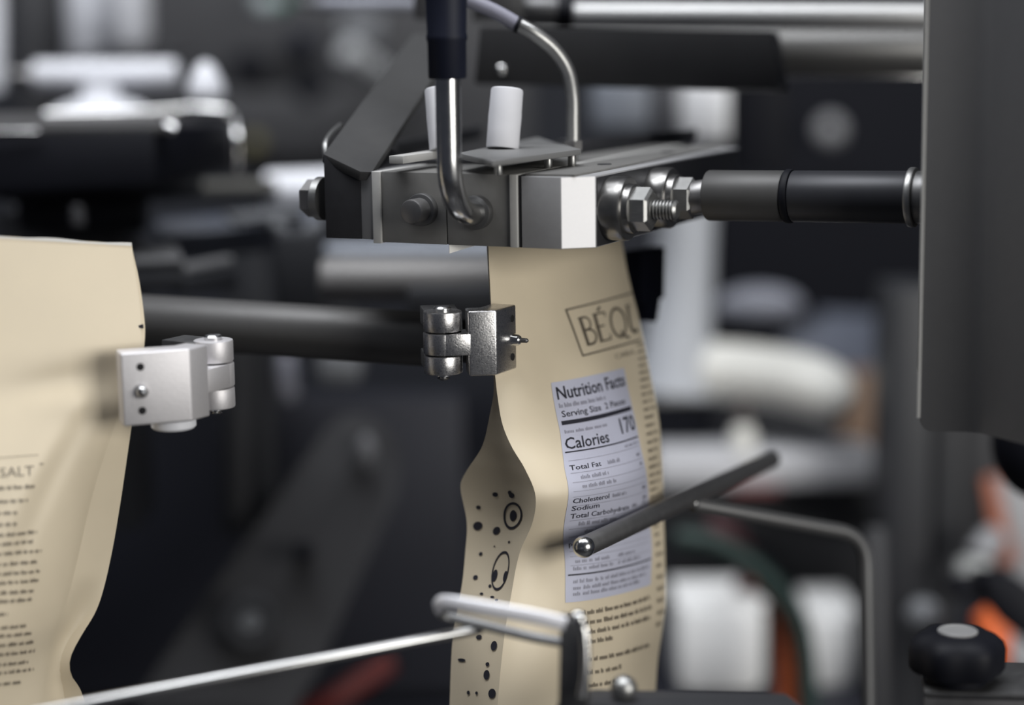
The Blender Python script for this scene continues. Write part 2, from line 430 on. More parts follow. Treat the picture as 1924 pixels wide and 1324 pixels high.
# ------------------------------------------------------------------ overhead roller beam
rb = thing('roller_beam', 'two horizontal polished steel shafts at the top running into the grey cover', 'shaft', P(1400, 60, 0.93))
part('upper_shaft', cyl(P(1072, 28, 0.93), P(1790, 31, 0.915), 0.0058, 0.0006), STEEL_R, rb)
part('shaft_collar', cyl(P(1046, 22, 0.93), P(1076, 23, 0.93), 0.0078, 0.0008), BLACKP, rb)
part('shaft_sleeve', cyl(P(975, 18, 0.93), P(1048, 20, 0.93), 0.0074, 0.0008), STEEL_D, rb)
part('lower_shaft', cyl(P(1000, 92, 0.955), P(1800, 96, 0.95), 0.0122, 0.0006), mat('dull_shaft', (0.15, 0.148, 0.145), 0.45, 0.6), rb)
part('guide_wire', cyl(P(1430, 143, 0.95), P(1790, 145, 0.95), 0.0008, 0.0002, 12), STEEL_B, rb)
part('end_bracket', box(P(888, 40, 0.92), P(985, 40, 0.92) - P(888, 40, 0.92), Y * 0.02, ZU * 0.03, 0.001), STEEL_D, rb)
sh = thing('beam_shroud', 'dark sheet metal shroud hanging under the upper steel shafts', 'cover', P(1180, 170, 0.89))
q4 = [P(902, 50, 0.878), P(1450, 60, 0.873), P(1462, 168, 0.878), P(892, 156, 0.883)]
part('front_sheet', slab(q4, 0.002, 0.0004), mat('shroud_black', (0.022, 0.022, 0.024), 0.55, 0.2, 0.2, 60), sh)
part('end_sheet', slab([P(1451, 60, 0.874), P(1464, 62, 0.915), P(1482, 172, 0.90), P(1462, 168, 0.879)], 0.002, 0.0003), BLACKP, sh)
part('bottom_lip', slab([P(892, 156, 0.883), P(1462, 168, 0.878), P(1482, 174, 0.905), P(900, 158, 0.91)], 0.002, 0.0003), BLACKST, sh)
dm = P(942, 131, 0.881)
part('dome_screw', ball(dm, 0.0026, (1, 0.7, 1), 20), STEEL_B, sh)
single('machine_block', box(P(778, 36, 0.90), P(812, 36, 0.90) - P(778, 36, 0.90), Y * 0.03, ZU * 0.05, 0.001), MGREY,
       'small grey metal block at the top left of the navy sleeve', 'block')

# flat back bar between jaw and shroud
bb0 = P(1090, 283, 0.84)
single('flat_bar', prism([P(1086, 290, 0.836), P(1086, 262, 0.838), P(1310, 240, 0.93), P(1300, 252, 0.925)], ZU * -0.004, 0.0004), BLACKST,
       'dark flat bar pointing right behind the thin sensor lead', 'bar')
single('guide_strip', box(P(745, 268, 0.86), P(905, 236, 0.93) - P(745, 268, 0.86), Y * 0.01, ZU * -0.006, 0.0005), DGREY,
       'dark strip behind the white ceramic insulators', 'strip')

# ------------------------------------------------------------------ grey cover on the right
gc = thing('machine_cover', 'large grey sheet metal cover with rounded bottom corner at the right edge', 'cover', P(1800, 800, 0.72))
def cover():
    bm = bm_new()
    pl = P(1727, 810, 0.715)
    z0 = pl.z; z1 = P(1735, -500, 0.715).z
    d1_ = heading(99); d2_ = heading(152)
    base = V((pl.x, pl.y, 0))
    plan = [base]
    s1 = 0.0165
    plan.append(base + d1_ * s1)
    for k in range(1, 7):
        a = 99 + 53 * k / 6; plan.append(plan[-1] + heading(a) * 0.0013)
    plan.append(plan[-1] + d2_ * 0.05)
    cum = [0]
    for a, b in zip(plan[:-1], plan[1:]): cum.append(cum[-1] + (b - a).length)
    rc = 0.005
    def zlow(s):
        if s < rc: return z0 + rc - math.sqrt(max(0, rc * rc - (rc - s) ** 2))
        return z0
    ss = sorted(set([rc * (1 - math.cos(k * math.pi / 16)) for k in range(9)] + cum))
    def pos(s):
        for i in range(len(cum) - 1):
            if s <= cum[i + 1] + 1e-9:
                return plan[i].lerp(plan[i + 1], (s - cum[i]) / (cum[i + 1] - cum[i]))
        return plan[-1]
    lo, hi = [], []
    lean = RT * 0.0
    for s in ss:
        p_ = pos(s)
        lo.append(bm.verts.new((p_.x, p_.y, zlow(s)))); hi.append(bm.verts.new((p_.x, p_.y, z1)))
    for i in range(len(ss) - 1): bm.faces.new((lo[i], lo[i+1], hi[i+1], hi[i]))
    bmesh.ops.recalc_face_normals(bm, faces=bm.faces)
    if bm.faces[0].normal.dot(FW) > 0: bmesh.ops.reverse_faces(bm, faces=bm.faces)
    g = bmesh.ops.solidify(bm, geom=list(bm.faces), thickness=0.0022)
    bmesh.ops.recalc_face_normals(bm, faces=bm.faces)
    bev(bm, 0.0004, 2, 60)
    return bm
part('sheet', cover(), PANEL, gc)
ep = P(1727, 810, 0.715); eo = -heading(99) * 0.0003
part('edge_highlight', tube([V((ep.x, ep.y, ep.z + 0.005)) + eo, V((ep.x, ep.y, P(1735, -500, 0.715).z)) + eo], 0.0006, 12), PALE, gc, 'painted highlight along the left edge')  # pale tube standing in for the highlight on the rounded sheet edge
sw = V((ep.x, ep.y, ep.z + 0.0065)) + heading(99) * 0.001 + Y * 0.0025
part('shade_wall', box(sw, heading(17) * 0.11, heading(107) * 0.002, ZU * (P(1735, -500, 0.715).z - ep.z - 0.0075), 0.0003), PANEL, gc)  # added behind the sheet, out of view, to deepen shade on the pouch
gcb = P(1760, 300, 0.745)
part('rear_frame', box(V((gcb.x, gcb.y, 1.11)), X * 0.12, Y * 0.03, ZU * 0.26, 0.002), DGREY, gc)

# ------------------------------------------------------------------ knob on bracket, lower right
kb = thing('clamp_stand', 'black lobed knob with grey cap on a steel bracket in the lower right corner', 'clamp', P(1830, 1300, 0.70))
zk0 = P(1740, 1300, 0.70).z
bp0 = P(1737, 1303, 0.70); bdir = heading(98)
part('top_plate', box(bp0 + ZU * -0.001, bdir * 0.10, heading(8) * 0.035, ZU * 0.002, 0.0004), STEEL_D, kb)
part('front_lip', box(bp0 - ZU * 0.012, bdir * 0.10, heading(8) * 0.002, ZU * 0.0105, 0.0006), STEEL_M, kb)
kc = bp0 + ZU * 0.001 + bdir * 0.0135 + heading(8) * 0.012
kc = V((P(1797, 1275, depth(kc)).x, kc.y, kc.z))
def knob():
    bm = bm_new(); n = 96; prof = [(0.0035, 0.55), (0.0040, 0.93), (0.0055, 0.99), (0.0125, 1.0), (0.0150, 0.95), (0.0172, 0.80), (0.0182, 0.55), (0.0184, 0.0)]
    rings = []
    for z, f in prof:
        if f == 0: rings.append([bm.verts.new(kc + ZU * z)]); continue
        rr = []
        for i in range(n):
            th = 2 * math.pi * i / n
            r = 0.0163 * f * (1 + (0.05 * math.cos(6 * th + 0.5)) * (1 if f > 0.6 else 0.3))
            rr.append(bm.verts.new(kc + V((math.cos(th) * r, math.sin(th) * r, z))))
        rings.append(rr)
    for a, b in zip(rings[:-1], rings[1:]):
        for i in range(n):
            j = (i + 1) % n
            if len(b) == 1: bm.faces.new((a[i], a[j], b[0]))
            else: bm.faces.new((a[i], a[j], b[j], b[i]))
    bm.faces.new(rings[0][::-1])
    return bm
kn = part('knob', knob(), BLACKP, kb, 'black lobed knob')
part('knob_stem', cyl(kc, kc + ZU * 0.0045, 0.0105, 0.0005), BLACKP, kn)
part('cap', lathe(kc + ZU * 0.0180, ZU, [(0, 0.0070), (0.0008, 0.0070), (0.0011, 0.0066), (0.0011, 0.0058), (0.0008, 0.0056), (0.0008, 0)], 36), mat('grey_cap', (0.24, 0.24, 0.24), 0.5), kn)

# ------------------------------------------------------------------ pouch grippers
def gripper(name_label, cpt, Hh, bdir_, hdir, block_len, hinge_len, hole_len, rk, mt, arm_to=None, tip=True, fr_=0.72):
    t = thing('pouch_gripper', name_label, 'gripper', cpt)
    def outn(d):
        n = V((-d.y, d.x, 0));  return n if n.dot(FW) < 0 else -n
    nb, nh = outn(bdir_), outn(hdir)
    th = 0.010
    C0 = cpt
    C1 = C0 + hdir * hole_len
    C4 = C0 + bdir_ * block_len
    C3 = C4 - nb * th; C2 = C1 - nh * th
    # inner corner
    inner = C0 - (nb + nh).normalized() * th * 1.1
    part('clamp_body', prism([C0, C1, C2, inner, C3, C4], ZU * Hh, 0.0007, 3), mt, t)
    hc = C4 + bdir_ * hinge_len - nb * rk           # hinge axis
    z1, z2 = Hh * 0.325, Hh * 0.655
    tong = [C4 - bdir_ * 0.001, C4 + bdir_ * hinge_len, C4 + bdir_ * hinge_len - nb * rk * 1.6, C4 - bdir_ * 0.001 - nb * rk * 1.6]
    part('hinge_tongue', prism([x + ZU * z1 for x in tong], ZU * (z2 - z1), 0.0003), mt, t)
    part('middle_knuckle', cyl(hc + ZU * z1, hc + ZU * z2, rk, 0.0004, 40), mt, t)
    fk = -nb
    for za, zb, nm in ((Hh * 0.02, z1 - 0.0005, 'lower_knuckle'), (z2 + 0.0005, Hh * 0.98, 'upper_knuckle')):
        bm = cyl(hc + ZU * za, hc + ZU * zb, rk * 0.985, 0.0005, 40)
        part(nm, bm, mt, t)
        o_ = hc + ZU * (za + 0.0004) + bdir_ * -rk * 0.9
        part('fork_arm', box(o_ - nb * 0.001, bdir_ * rk * 1.8, -nb * 0.018, ZU * (zb - za - 0.0008), 0.0004), STEEL_D, t)
    part('hinge_pin', lathe(hc - ZU * 0.0022, ZU, [(0, 0.0016), (0.0006, 0.0024), (0.0012, 0.0016), (0.0016, 0.0030), (0.0030, 0.0030), (Hh + 0.001, 0.0030), (Hh + 0.0028, 0.0034), (Hh + 0.0034, 0.0028), (Hh + 0.0034, 0)], 24), STEEL_B, t)
    for f in (0.20, 0.80):
        hp = C0 + hdir * hole_len * fr_ + ZU * (Hh * f)
        part('hole', cyl(hp - nh * 0.001, hp + nh * 0.00015, 0.0014, 0.00005, 20), HOLE, t)
    tp = C0 + hdir * hole_len * fr_ + ZU * (Hh * 0.47)
    sc = part('set_screw', lathe(tp, nh, [(-0.001, 0.0026), (0.0006, 0.0026), (0.0012, 0.0022), (0.0024, 0.0021), (0.0032, 0.0016), (0.0036, 0.0008), (0.0036, 0)], 24), STEEL_B, t)
    if tip:
        part('screw_tip', lathe(tp + nh * 0.003 , nh, [(0, 0.0010), (0.0030, 0.0009), (0.0036, 0.0004)], 12), STEEL_D, sc)
    return t, hc, C1
GD = 0.744
gz = P(934, 705, GD)
gH = (along(gz, ZU, py=583) - gz).length
g1, hc1, _ = gripper('bright cast metal pouch gripper clamping the near edge of the right pouch', gz, gH, -heading(82), heading(27), 0.0105, 0.0088, 0.0165, 0.0074, ALU, fr_=0.80)
gz2 = P(361, 791, 0.716)
gH2 = (along(gz2, ZU, py=655) - gz2).length
g2, hc2, _ = gripper('pale matt metal pouch gripper with two dark holes on the left pouch', gz2, gH2, heading(30), -heading(70), 0.0105, 0.0125, 0.0245, 0.0074, ALU_W)
bt = P(330, 800, 0.731)
part('spring_button', lathe(V((bt.x, bt.y - 0.004, gz2.z + 0.0005)), V((0, 0, -1)), [(0, 0.0082), (0.0042, 0.0082), (0.0050, 0.0074), (0.0050, 0)], 32), WHITEP, g2, 'white button under the gripper')

# round gripper arm shaft between the grippers
sa = thing('round_bar', 'thick round grey arm running from behind the left pouch to the bright gripper', 'arm', P(560, 660, 0.82))
a0 = P(150, 595, 0.845); a1 = P(860, 640, 0.785)
part('arm_shaft', cyl(a0, a1, 0.0110, 0.001, 48), mat('satin_grey_bar', (0.11, 0.108, 0.107), 0.48, 0.5, 0.06, 200), sa)
part('arm_end', cyl(a1 - (a1 - a0).normalized() * 0.002, a1 + (a1 - a0).normalized() * 0.006, 0.0085, 0.001, 32), BLACKST, sa)

# ------------------------------------------------------------------ pouches
class Sheet:
    """surface f(s, v), s and v in 0..1"""
    def __init__(self, f, ns, nv):
        self.f, self.ns, self.nv = f, ns, nv
    def mesh(self, thick=0):
        bm = bm_new(); g = [[bm.verts.new(self.f(i / self.ns, j / self.nv)) for i in range(self.ns + 1)] for j in range(self.nv + 1)]
        for j in range(self.nv):
            for i in range(self.ns):
                bm.faces.new((g[j][i], g[j][i+1], g[j+1][i+1], g[j+1][i]))
        bmesh.ops.recalc_face_normals(bm, faces=bm.faces)
        return bm
    def normal(self, s, v):
        e = 0.004
        a = self.f(min(s + e, 1), v) - self.f(max(s - e, 0), v); b = self.f(s, min(v + e, 1)) - self.f(s, max(v - e, 0))
        n = a.cross(b).normalized()
        return n if n.dot(FW) < 0 else -n
    def at(self, s, v, off=0.0):
        s = min(max(s, 0), 1); v = min(max(v, 0), 1)
        return self.f(s, v) + self.normal(s, v) * off
    def find(self, px, py):
        best = (1e18, 0.5, 0.5); n = 40
        s0, s1, v0, v1 = 0, 1, 0, 1
        for it in range(5):
            for i in range(n + 1):
                for j in range(n + 1):
                    s = s0 + (s1 - s0) * i / n; v = v0 + (v1 - v0) * j / n
                    x, y, d = proj(self.f(s, v)); e = (x - px) ** 2 + (y - py) ** 2
                    if e < best[0]: best = (e, s, v)
            ds = (s1 - s0) * 0.08; dv = (v1 - v0) * 0.08
            s0, s1, v0, v1 = max(0, best[1] - ds), min(1, best[1] + ds), max(0, best[2] - dv), min(1, best[2] + dv)
            n = 16
        return best[1], best[2]
class Patch:
    """rectangular print area on a sheet, a to the right and b downwards in 0..1, from picked corner rows"""
    def __init__(self, sheet, rows):
        self.sh = sheet; self.rows = []
        for b, (lx, ly), (rx, ry) in rows:
            self.rows.append((b, sheet.find(lx, ly), sheet.find(rx, ry)))
    def sv(self, a, b):
        L = [(r[0], r[1][0]) for r in self.rows]; Lv = [(r[0], r[1][1]) for r in self.rows]
        Rr = [(r[0], r[2][0]) for r in self.rows]; Rv = [(r[0], r[2][1]) for r in self.rows]
        def k(t):
            if len(t) == 2 or b < 0 or b > 1:
                i, j = (0, 1) if b < 0.5 else (-2, -1)
                return t[i][1] + (t[j][1] - t[i][1]) * (b - t[i][0]) / (t[j][0] - t[i][0])
            return knots(t, b)
        s0, s1, v0, v1 = k(L), k(Rr), k(Lv), k(Rv)
        return s0 + (s1 - s0) * a, v0 + (v1 - v0) * a
    def pt(self, a, b, off):
        s, v = self.sv(a, b); return self.sh.at(s, v, off)
    def grid(self, bm, a0, b0, a1, b1, off, na=1, nb=1):
        g = [[bm.verts.new(self.pt(a0 + (a1 - a0) * i / na, b0 + (b1 - b0) * j / nb, off)) for i in range(na + 1)] for j in range(nb + 1)]
        for j in range(nb):
            for i in range(na): bm.faces.new((g[j][i], g[j][i+1], g[j+1][i+1], g[j+1][i]))
        return bm
    def text(self, bm, s, a0, b0, a1, b1, off, bold=0.0):
        """fit string into box (b0 top of capitals, b1 baseline)"""
        cu = bpy.data.curves.new('t', 'FONT'); cu.body = s; cu.resolution_u = 2; cu.offset = bold
        ob = bpy.data.objects.new('t', cu); COL.objects.link(ob)
        dg = bpy.context.evaluated_depsgraph_get(); dg.update()
        me = bpy.data.meshes.new_from_object(ob.evaluated_get(dg))
        xs = [v.co.x for v in me.vertices]
        x0, x1 = min(xs), max(xs); y1 = 0.70
        vs = [bm.verts.new(self.pt(a0 + (a1 - a0) * (v.co.x - x0) / (x1 - x0), b1 + (b0 - b1) * v.co.y / y1, off)) for v in me.vertices]
        for p_ in me.polygons:
            try: bm.faces.new([vs[i] for i in p_.vertices])
            except ValueError: pass
        bpy.data.objects.remove(ob); bpy.data.curves.remove(cu); bpy.data.meshes.remove(me)
        return bm
    def words(self, bm, a0, a1, b0, b1, off, seed, wmin=0.03, wmax=0.10, gap=0.018):
        """a line of print too small to read: little upright strokes grouped into words"""
        rnd = random.Random(seed); a = a0
        while a < a1 - 0.01:
            w = min(rnd.uniform(wmin, wmax), a1 - a); x = a
            while x < a + w - 0.004:
                lw = rnd.uniform(0.008, 0.013); hh = rnd.choice((0.0, 0.28, 0.28, 0.32))
                self.grid(bm, x, b0 + (b1 - b0) * hh, min(x + lw, a + w), b1, off)
                x += lw + 0.005
            a += w + gap
        return bm
    def disc(self, bm, a, b, ra, rb, off, hole=0.0, n=24):
        ro = [bm.verts.new(self.pt(a + ra * math.cos(2*math.pi*i/n), b + rb * math.sin(2*math.pi*i/n), off)) for i in range(n)]
        if hole == 0: bm.faces.new(ro)
        else:
            ri = [bm.verts.new(self.pt(a + ra * hole * math.cos(2*math.pi*i/n), b + rb * hole * math.sin(2*math.pi*i/n), off)) for i in range(n)]
            for i in range(n): bm.faces.new((ro[i], ro[(i+1) % n], ri[(i+1) % n], ri[i]))
        return bm
def flat_fix(bm):
    bmesh.ops.recalc_face_normals(bm, faces=bm.faces)
    for f in bm.faces:
        if f.normal.dot(f.calc_center_median() - CAM) > 0: f.normal_flip()
    return bm

# ---- right pouch
FX = [(430, 916), (560, 922), (700, 930), (760, 937), (800, 945), (840, 962), (880, 986), (930, 1006), (980, 1001), (1040, 976), (1120, 960), (1200, 947), (1324, 935), (1440, 930)]
LX = [(430, 914), (700, 928), (760, 920), (830, 905), (890, 876), (922, 865), (985, 877), (1040, 874), (1100, 868), (1200, 851), (1324, 845), (1440, 842)]
RX = [(330, 1150), (430, 1168), (500, 1180), (600, 1203), (700, 1221), (800, 1238), (900, 1245), (1000, 1247), (1100, 1250), (1180, 1251), (1240, 1244), (1300, 1236), (1400, 1230)]
DF0 = [(430, 0.764), (560, 0.760), (700, 0.755), (800, 0.751), (930, 0.745), (1040, 0.756), (1200, 0.752), (1440, 0.752)]
def rowsR(v):
    py = 446 + v * (1440 - 446)
    d = knots(DF0, py); F = P(knots(FX, py), py, d)
    fat = knots([(446, 0.0), (640, 0.15), (800, 0.7), (950, 1.0), (1440, 1.0)], py)
    Rr = atz(knots(RX, py - 66), d + 0.072 + 0.004 * fat, F.z)
    lx = knots(LX, py - 26)
    Lp = atz(lx, d + 0.002 + max(0, knots(FX, py) - lx) * 0.00021, F.z)
    return F, Rr, Lp, fat, py
def f_front(s, v):
    F, Rr, Lp, fat, py = rowsR(v)
    p_ = F.lerp(Rr, s); dr = (Rr - F); n = V((dr.y, -dr.x, 0)).normalized()
    if n.dot(FW) > 0: n = -n
    bul = (0.0015 + 0.0105 * fat) * (math.sin(math.pi * min(1, s ** 0.8)) ** 0.9)
    wr = 0.0007 * math.sin(py * 0.021 + s * 5.0) * math.exp(-((s - 0.15) / 0.18) ** 2) * fat
    wr += 0.0010 * math.exp(-(((py - 760) + s * 260) / 55.0) ** 2) * math.exp(-s * 2.2)
    wr -= 0.0009 * math.exp(-(((py - 1000) + s * 60) / 40.0) ** 2) * math.exp(-s * 2.5)
    wr += 0.0012 * math.sin(py * 0.013 - s * 7.0) * s * (1 - s)
    wr *= min(1.0, s * 9.0)
    return p_ + n * (bul + wr)
def f_side(s, v):      # from the back-left edge to the front fold
    F, Rr, Lp, fat, py = rowsR(v)
    p_ = Lp.lerp(F, s); w = (F - Lp).length
    d_ = (F - Lp); n = V((d_.y, -d_.x, 0))
    n = n.normalized() if n.length > 1e-6 else V((-0.5, -0.8, 0))
    if n.dot(FW) > 0: n = -n
    return p_ - n * (0.10 * w * math.sin(math.pi * s) * math.exp(-((py - 1010) / 130.0) ** 2)) + n * (0.04 * w * math.sin(math.pi * s) * math.exp(-((py - 1250) / 110.0) ** 2))
def f_back(s, v):
    F, Rr, Lp, fat, py = rowsR(v)
    off = V((-0.55, 0.8, 0)) * (0.001 + 0.018 * fat)
    return (Lp + V((0, 0.0004, 0))).lerp(Rr + off * 0.6, s) + off * (0.5 * math.sin(math.pi * s))
def f_far(s, v):
    F, Rr, Lp, fat, py = rowsR(v)
    off = V((-0.55, 0.8, 0)) * (0.001 + 0.018 * fat)
    return Rr.lerp(Rr + off * 0.6, s)
rp = thing('pouch', 'cream stand-up pouch with white nutrition label held under the sealing jaw', 'pouch', P(1040, 1300, 0.78))
front = Sheet(f_front, 44, 110); side = Sheet(f_side, 16, 110)
part('front_panel', front.mesh(), PAPER, rp, ang=70)
part('side_gusset', side.mesh(), PAPER, rp, ang=70)
part('back_panel', Sheet(f_back, 12, 60).mesh(), PAPER, rp, ang=70)
part('far_gusset', Sheet(f_far, 4, 60).mesh(), PAPER, rp, ang=70)
# heat sealed top edge rising between the jaws, with a free flap below the jaw gap
sq = jx(840.3) + A * 0.0008
fl = P(842, 474, depth(sq) + 0.002)
part('seal_flap', slab([jx(842) + A*0.001 + ZU*0.0005, jx(842) + A*0.001 - ZU*0.0034, along(jx(842) + A*0.001, heading(62), px=926) + ZU*0.0005], 0.0003, 0), SEALM, rp, 'pale sealed flap below the jaw gap')
lab = Patch(front, [(0.0, (1035, 719), (1172, 691)), (0.2, (1051, 806), (1190, 775)), (0.4, (1062, 888), (1207, 856)), (0.6, (1062, 968), (1218, 936)), (0.8, (1061, 1050), (1224, 1018)), (1.0, (1062, 1132), (1222, 1098))])
nl = part('nutrition_label', lab.grid(bm_new(), 0, 0, 1, 1, 0.00015, 16, 40), LABELW, rp, 'white nutrition facts label', ang=80)
o1, o2 = 0.00026, 0.00026
bm = bm_new()
lab.text(bm, 'Nutrition Facts', 0.04, 0.022, 0.965, 0.075, o1, 0.016)
lab.text(bm, 'Serving Size  2 Pieces', 0.05, 0.125, 0.90, 0.152, o1, 0.01)
lab.text(bm, 'Calories', 0.03, 0.243, 0.52, 0.295, o1, 0.012)
lab.text(bm, '170', 0.72, 0.205, 0.97, 0.275, o1, 0.010)
part('lettering', flat_fix(bm), INK, nl)
bm = bm_new()
lab.grid(bm, 0.03, 0.168, 0.97, 0.186, o1, 10, 1)
lab.grid(bm, 0.02, 0.306, 0.98, 0.312, o1, 10, 1)
part('heavy_rule', flat_fix(bm), INK, nl)
bm = bm_new(); lab.grid(bm, 0.02, 0.872, 0.98, 0.879, o1, 10, 1); part('lower_rule', flat_fix(bm), INK, nl)
bm = bm_new()
lab.words(bm, 0.04, 0.62, 0.092, 0.112, o2, 1)
lab.words(bm, 0.04, 0.55, 0.208, 0.224, o2, 2)
lab.words(bm, 0.72, 0.97, 0.325, 0.338, o2, 3)
part('small_print', flat_fix(bm), INKG, nl)
bm = bm_new()
for i, (t_, a0, a1, b) in enumerate([('Total Fat', 0.04, 0.36, 0.392), ('Cholesterol', 0.04, 0.40, 0.545), ('Sodium', 0.04, 0.30, 0.580), ('Total Carbohydrate', 0.04, 0.66, 0.616), ('Protein', 0.04, 0.24, 0.752)]):
    lab.text(bm, t_, a0, b - 0.022, a1, b, o2, 0.008)
part('nutrient_names', flat_fix(bm), INK, nl)
bm = bm_new()
for i, (a0, a1, b) in enumerate([(0.12, 0.42, 0.436), (0.12, 0.50, 0.478), (0.44, 0.60, 0.392), (0.44, 0.62, 0.545), (0.70, 0.80, 0.612), (0.12, 0.50, 0.652), (0.18, 0.62, 0.690), (0.12, 0.46, 0.722),
                                 (0.08, 0.40, 0.822), (0.50, 0.72, 0.822), (0.06, 0.46, 0.856), (0.50, 0.80, 0.856), (0.06, 0.94, 0.915), (0.06, 0.90, 0.945), (0.06, 0.82, 0.972),
                                 (0.88, 0.95, 0.392), (0.90, 0.95, 0.436), (0.88, 0.95, 0.545), (0.88, 0.95, 0.590), (0.88, 0.95, 0.612)]):
    lab.words(bm, a0, a1, b - 0.018, b, o2, 20 + i)
part('small_print', flat_fix(bm), INKG, nl)
bm = bm_new()
for b in (0.348, 0.405, 0.448, 0.49, 0.515, 0.558, 0.625, 0.664, 0.70, 0.734, 0.766, 0.79, 0.832):
    lab.grid(bm, 0.04, b, 0.96, b + 0.0022, o2, 10, 1)
part('hairline_rule', flat_fix(bm), INKG, nl)
# boxed brand mark
lg = Patch(front, [(0.0, (1061, 581), (1190, 548)), (0.5, (1078, 626), (1196, 594)), (1.0, (1094, 670), (1202, 640))])
bm = bm_new()
tkx, tky = 0.022, 0.035
for (a0, b0, a1, b1) in ((0, 0, 1, tky), (0, 1 - tky, 1, 1), (0, 0, tkx, 1)): lg.grid(bm, a0, b0, a1, b1, 0.0002, 8, 8)
logo = part('brand_mark', flat_fix(bm), INKL, rp, 'boxed brand lettering')
def stroke(bm, pts, w, sx=0.45):
    for (x0, y0), (x1, y1) in zip(pts[:-1], pts[1:]):
        dx, dy = x1 - x0, y1 - y0; L = math.hypot(dx, dy) or 1
        nx, ny = -dy / L * w * sx, dx / L * w
        vs = [bm.verts.new(lg.pt(x, y, 0.00022)) for x, y in ((x0 + nx, y0 + ny), (x1 + nx, y1 + ny), (x1 - nx, y1 - ny), (x0 - nx, y0 - ny))]
        bm.faces.new(vs)
def arc(cx, cy, rx, ry, a0, a1, n=12): return [(cx + rx * math.cos(math.radians(a0 + (a1 - a0) * i / n)), cy + ry * math.sin(math.radians(a0 + (a1 - a0) * i / n))) for i in range(n + 1)]
bm = bm_new(); T, Bt = 0.24, 0.80; mid = 0.50
x = 0.15; stroke(bm, [(x, T), (x, Bt)], 0.045); stroke(bm, [(x - 0.03, T), (x + 0.05, T)], 0.014); stroke(bm, [(x - 0.03, Bt), (x + 0.05, Bt)], 0.014)
stroke(bm, [(x, T)] + arc(x + 0.05, (T + mid) / 2, 0.07, (mid - T) / 2, -90, 90) + [(x, mid)], 0.022); stroke(bm, [(x, mid)] + arc(x + 0.06, (Bt + mid) / 2, 0.09, (Bt - mid) / 2, -90, 90) + [(x, Bt)], 0.026)
x = 0.36; stroke(bm, [(x, T), (x, Bt)], 0.045)
for yy, L_ in ((T, 0.14), (mid, 0.10), (Bt, 0.15)): stroke(bm, [(x - 0.03, yy), (x + L_, yy)], 0.018)
stroke(bm, [(x + L_, T), (x + L_ - 0.01, T + 0.09)], 0.02); stroke(bm, [(x + 0.15, Bt), (x + 0.15, Bt - 0.10)], 0.02); stroke(bm, [(x + 0.05, T - 0.05), (x + 0.10, T - 0.13)], 0.03)
stroke(bm, arc(0.68, 0.52, 0.115, 0.29, 0, 360, 28), 0.032); stroke(bm, [(0.69, 0.70), (0.74, 0.82), (0.82, 0.88)], 0.03)
x = 0.87; stroke(bm, [(x, T), (x, 0.68), (x + 0.02, 0.76), (x + 0.06, 0.80), (x + 0.11, 0.76)], 0.04); stroke(bm, [(x - 0.03, T), (x + 0.05, T)], 0.014)
part('brand_lettering', flat_fix(bm), INKL, logo)
bm = bm_new(); lg.text(bm, 'CARA', 0.50, 1.12, 0.86, 1.22, 0.0002); part('sub_line', flat_fix(bm), INKB, logo)
# paragraph below the label
pg = Patch(front, [(0.0, (1066, 1146), (1222, 1112)), (1.0, (1068, 1310), (1225, 1276))])
bm = bm_new()
for i, (a1, b) in enumerate([(0.97, 0.02), (0.98, 0.13), (0.95, 0.24), (0.42, 0.35), (0.95, 0.55), (0.52, 0.70), (0.62, 0.85)]):
    pg.words(bm, 0.04 if i else 0.0, a1, b, b + 0.055, 0.0002, 60 + i)
part('ingredient_print', flat_fix(bm), INKB, rp)
# narrow column of print at the far edge
ed = Patch(front, [(0.0, (1196, 645), (1213, 640)), (0.25, (1206, 760), (1232, 752)), (0.5, (1218, 890), (1241, 882)), (0.75, (1229, 1010), (1244, 1004)), (1.0, (1229, 1190), (1246, 1184))])
bm = bm_new()
for i in range(34):
    ed.words(bm, 0.05, random.uniform(0.7, 0.98), i / 34, i / 34 + 0.012, 0.0002, 100 + i, 0.3, 0.6, 0.1)
part('edge_print', flat_fix(bm), INKB, rp)
# spots and rings on the side gusset
gs = Patch(side, [(0.0, (864, 925), (1004, 930)), (0.35, (872, 1060), (972, 1066)), (1.0, (846, 1318), (934, 1322))])
def gs_at(px, py):
    s, v = side.find(px, py)
    best = (9, 0, 0)
    for i in range(41):
        for j in range(81):
            a, b = i / 40, j / 80; s2, v2 = gs.sv(a, b); e = (s - s2) ** 2 + ((v - v2) * 3) ** 2
            if e < best[0]: best = (e, a, b)
    return best[1], best[2]
bm = bm_new()
for px, py, rx, ry, hole in ((965, 970, 17, 26, 0.82), (966, 968, 8, 14, 0), (943, 1070, 19, 37, 0.88), (930, 1080, 7, 15, 0), (950, 1083, 6, 14, 0), (897, 988, 9, 11, 0), (935, 996, 8, 10, 0), (931, 930, 5, 6, 0), (962, 928, 6, 7, 0),
                             (958, 905, 4, 6, 0), (901, 953, 4, 5, 0), (903, 1040, 4, 5, 0), (893, 1085, 6, 6, 0), (922, 1100, 4, 4, 0), (905, 1115, 5, 3, 0), (925, 1122, 6, 3, 0), (934, 1130, 5, 3, 0),
                             (902, 1195, 8, 6, 0), (928, 1215, 8, 12, 0), (914, 1266, 8, 12, 0), (918, 1248, 5, 5, 0), (880, 1298, 5, 5, 0), (897, 1303, 4, 4, 0), (925, 1300, 10, 12, 0), (868, 1240, 13, 4, 0), (957, 1020, 3, 3, 0), (931, 1025, 2, 2, 0)):
    a, b = gs_at(px, py)
    w_px = 110.0; h_px = 395.0
    gs.disc(bm, a, b, rx / w_px * (1.0 if hole else 0.75), ry / h_px * (1.0 if hole else 0.75), 0.0003, hole)
part('spot_print', flat_fix(bm), INK, rp)

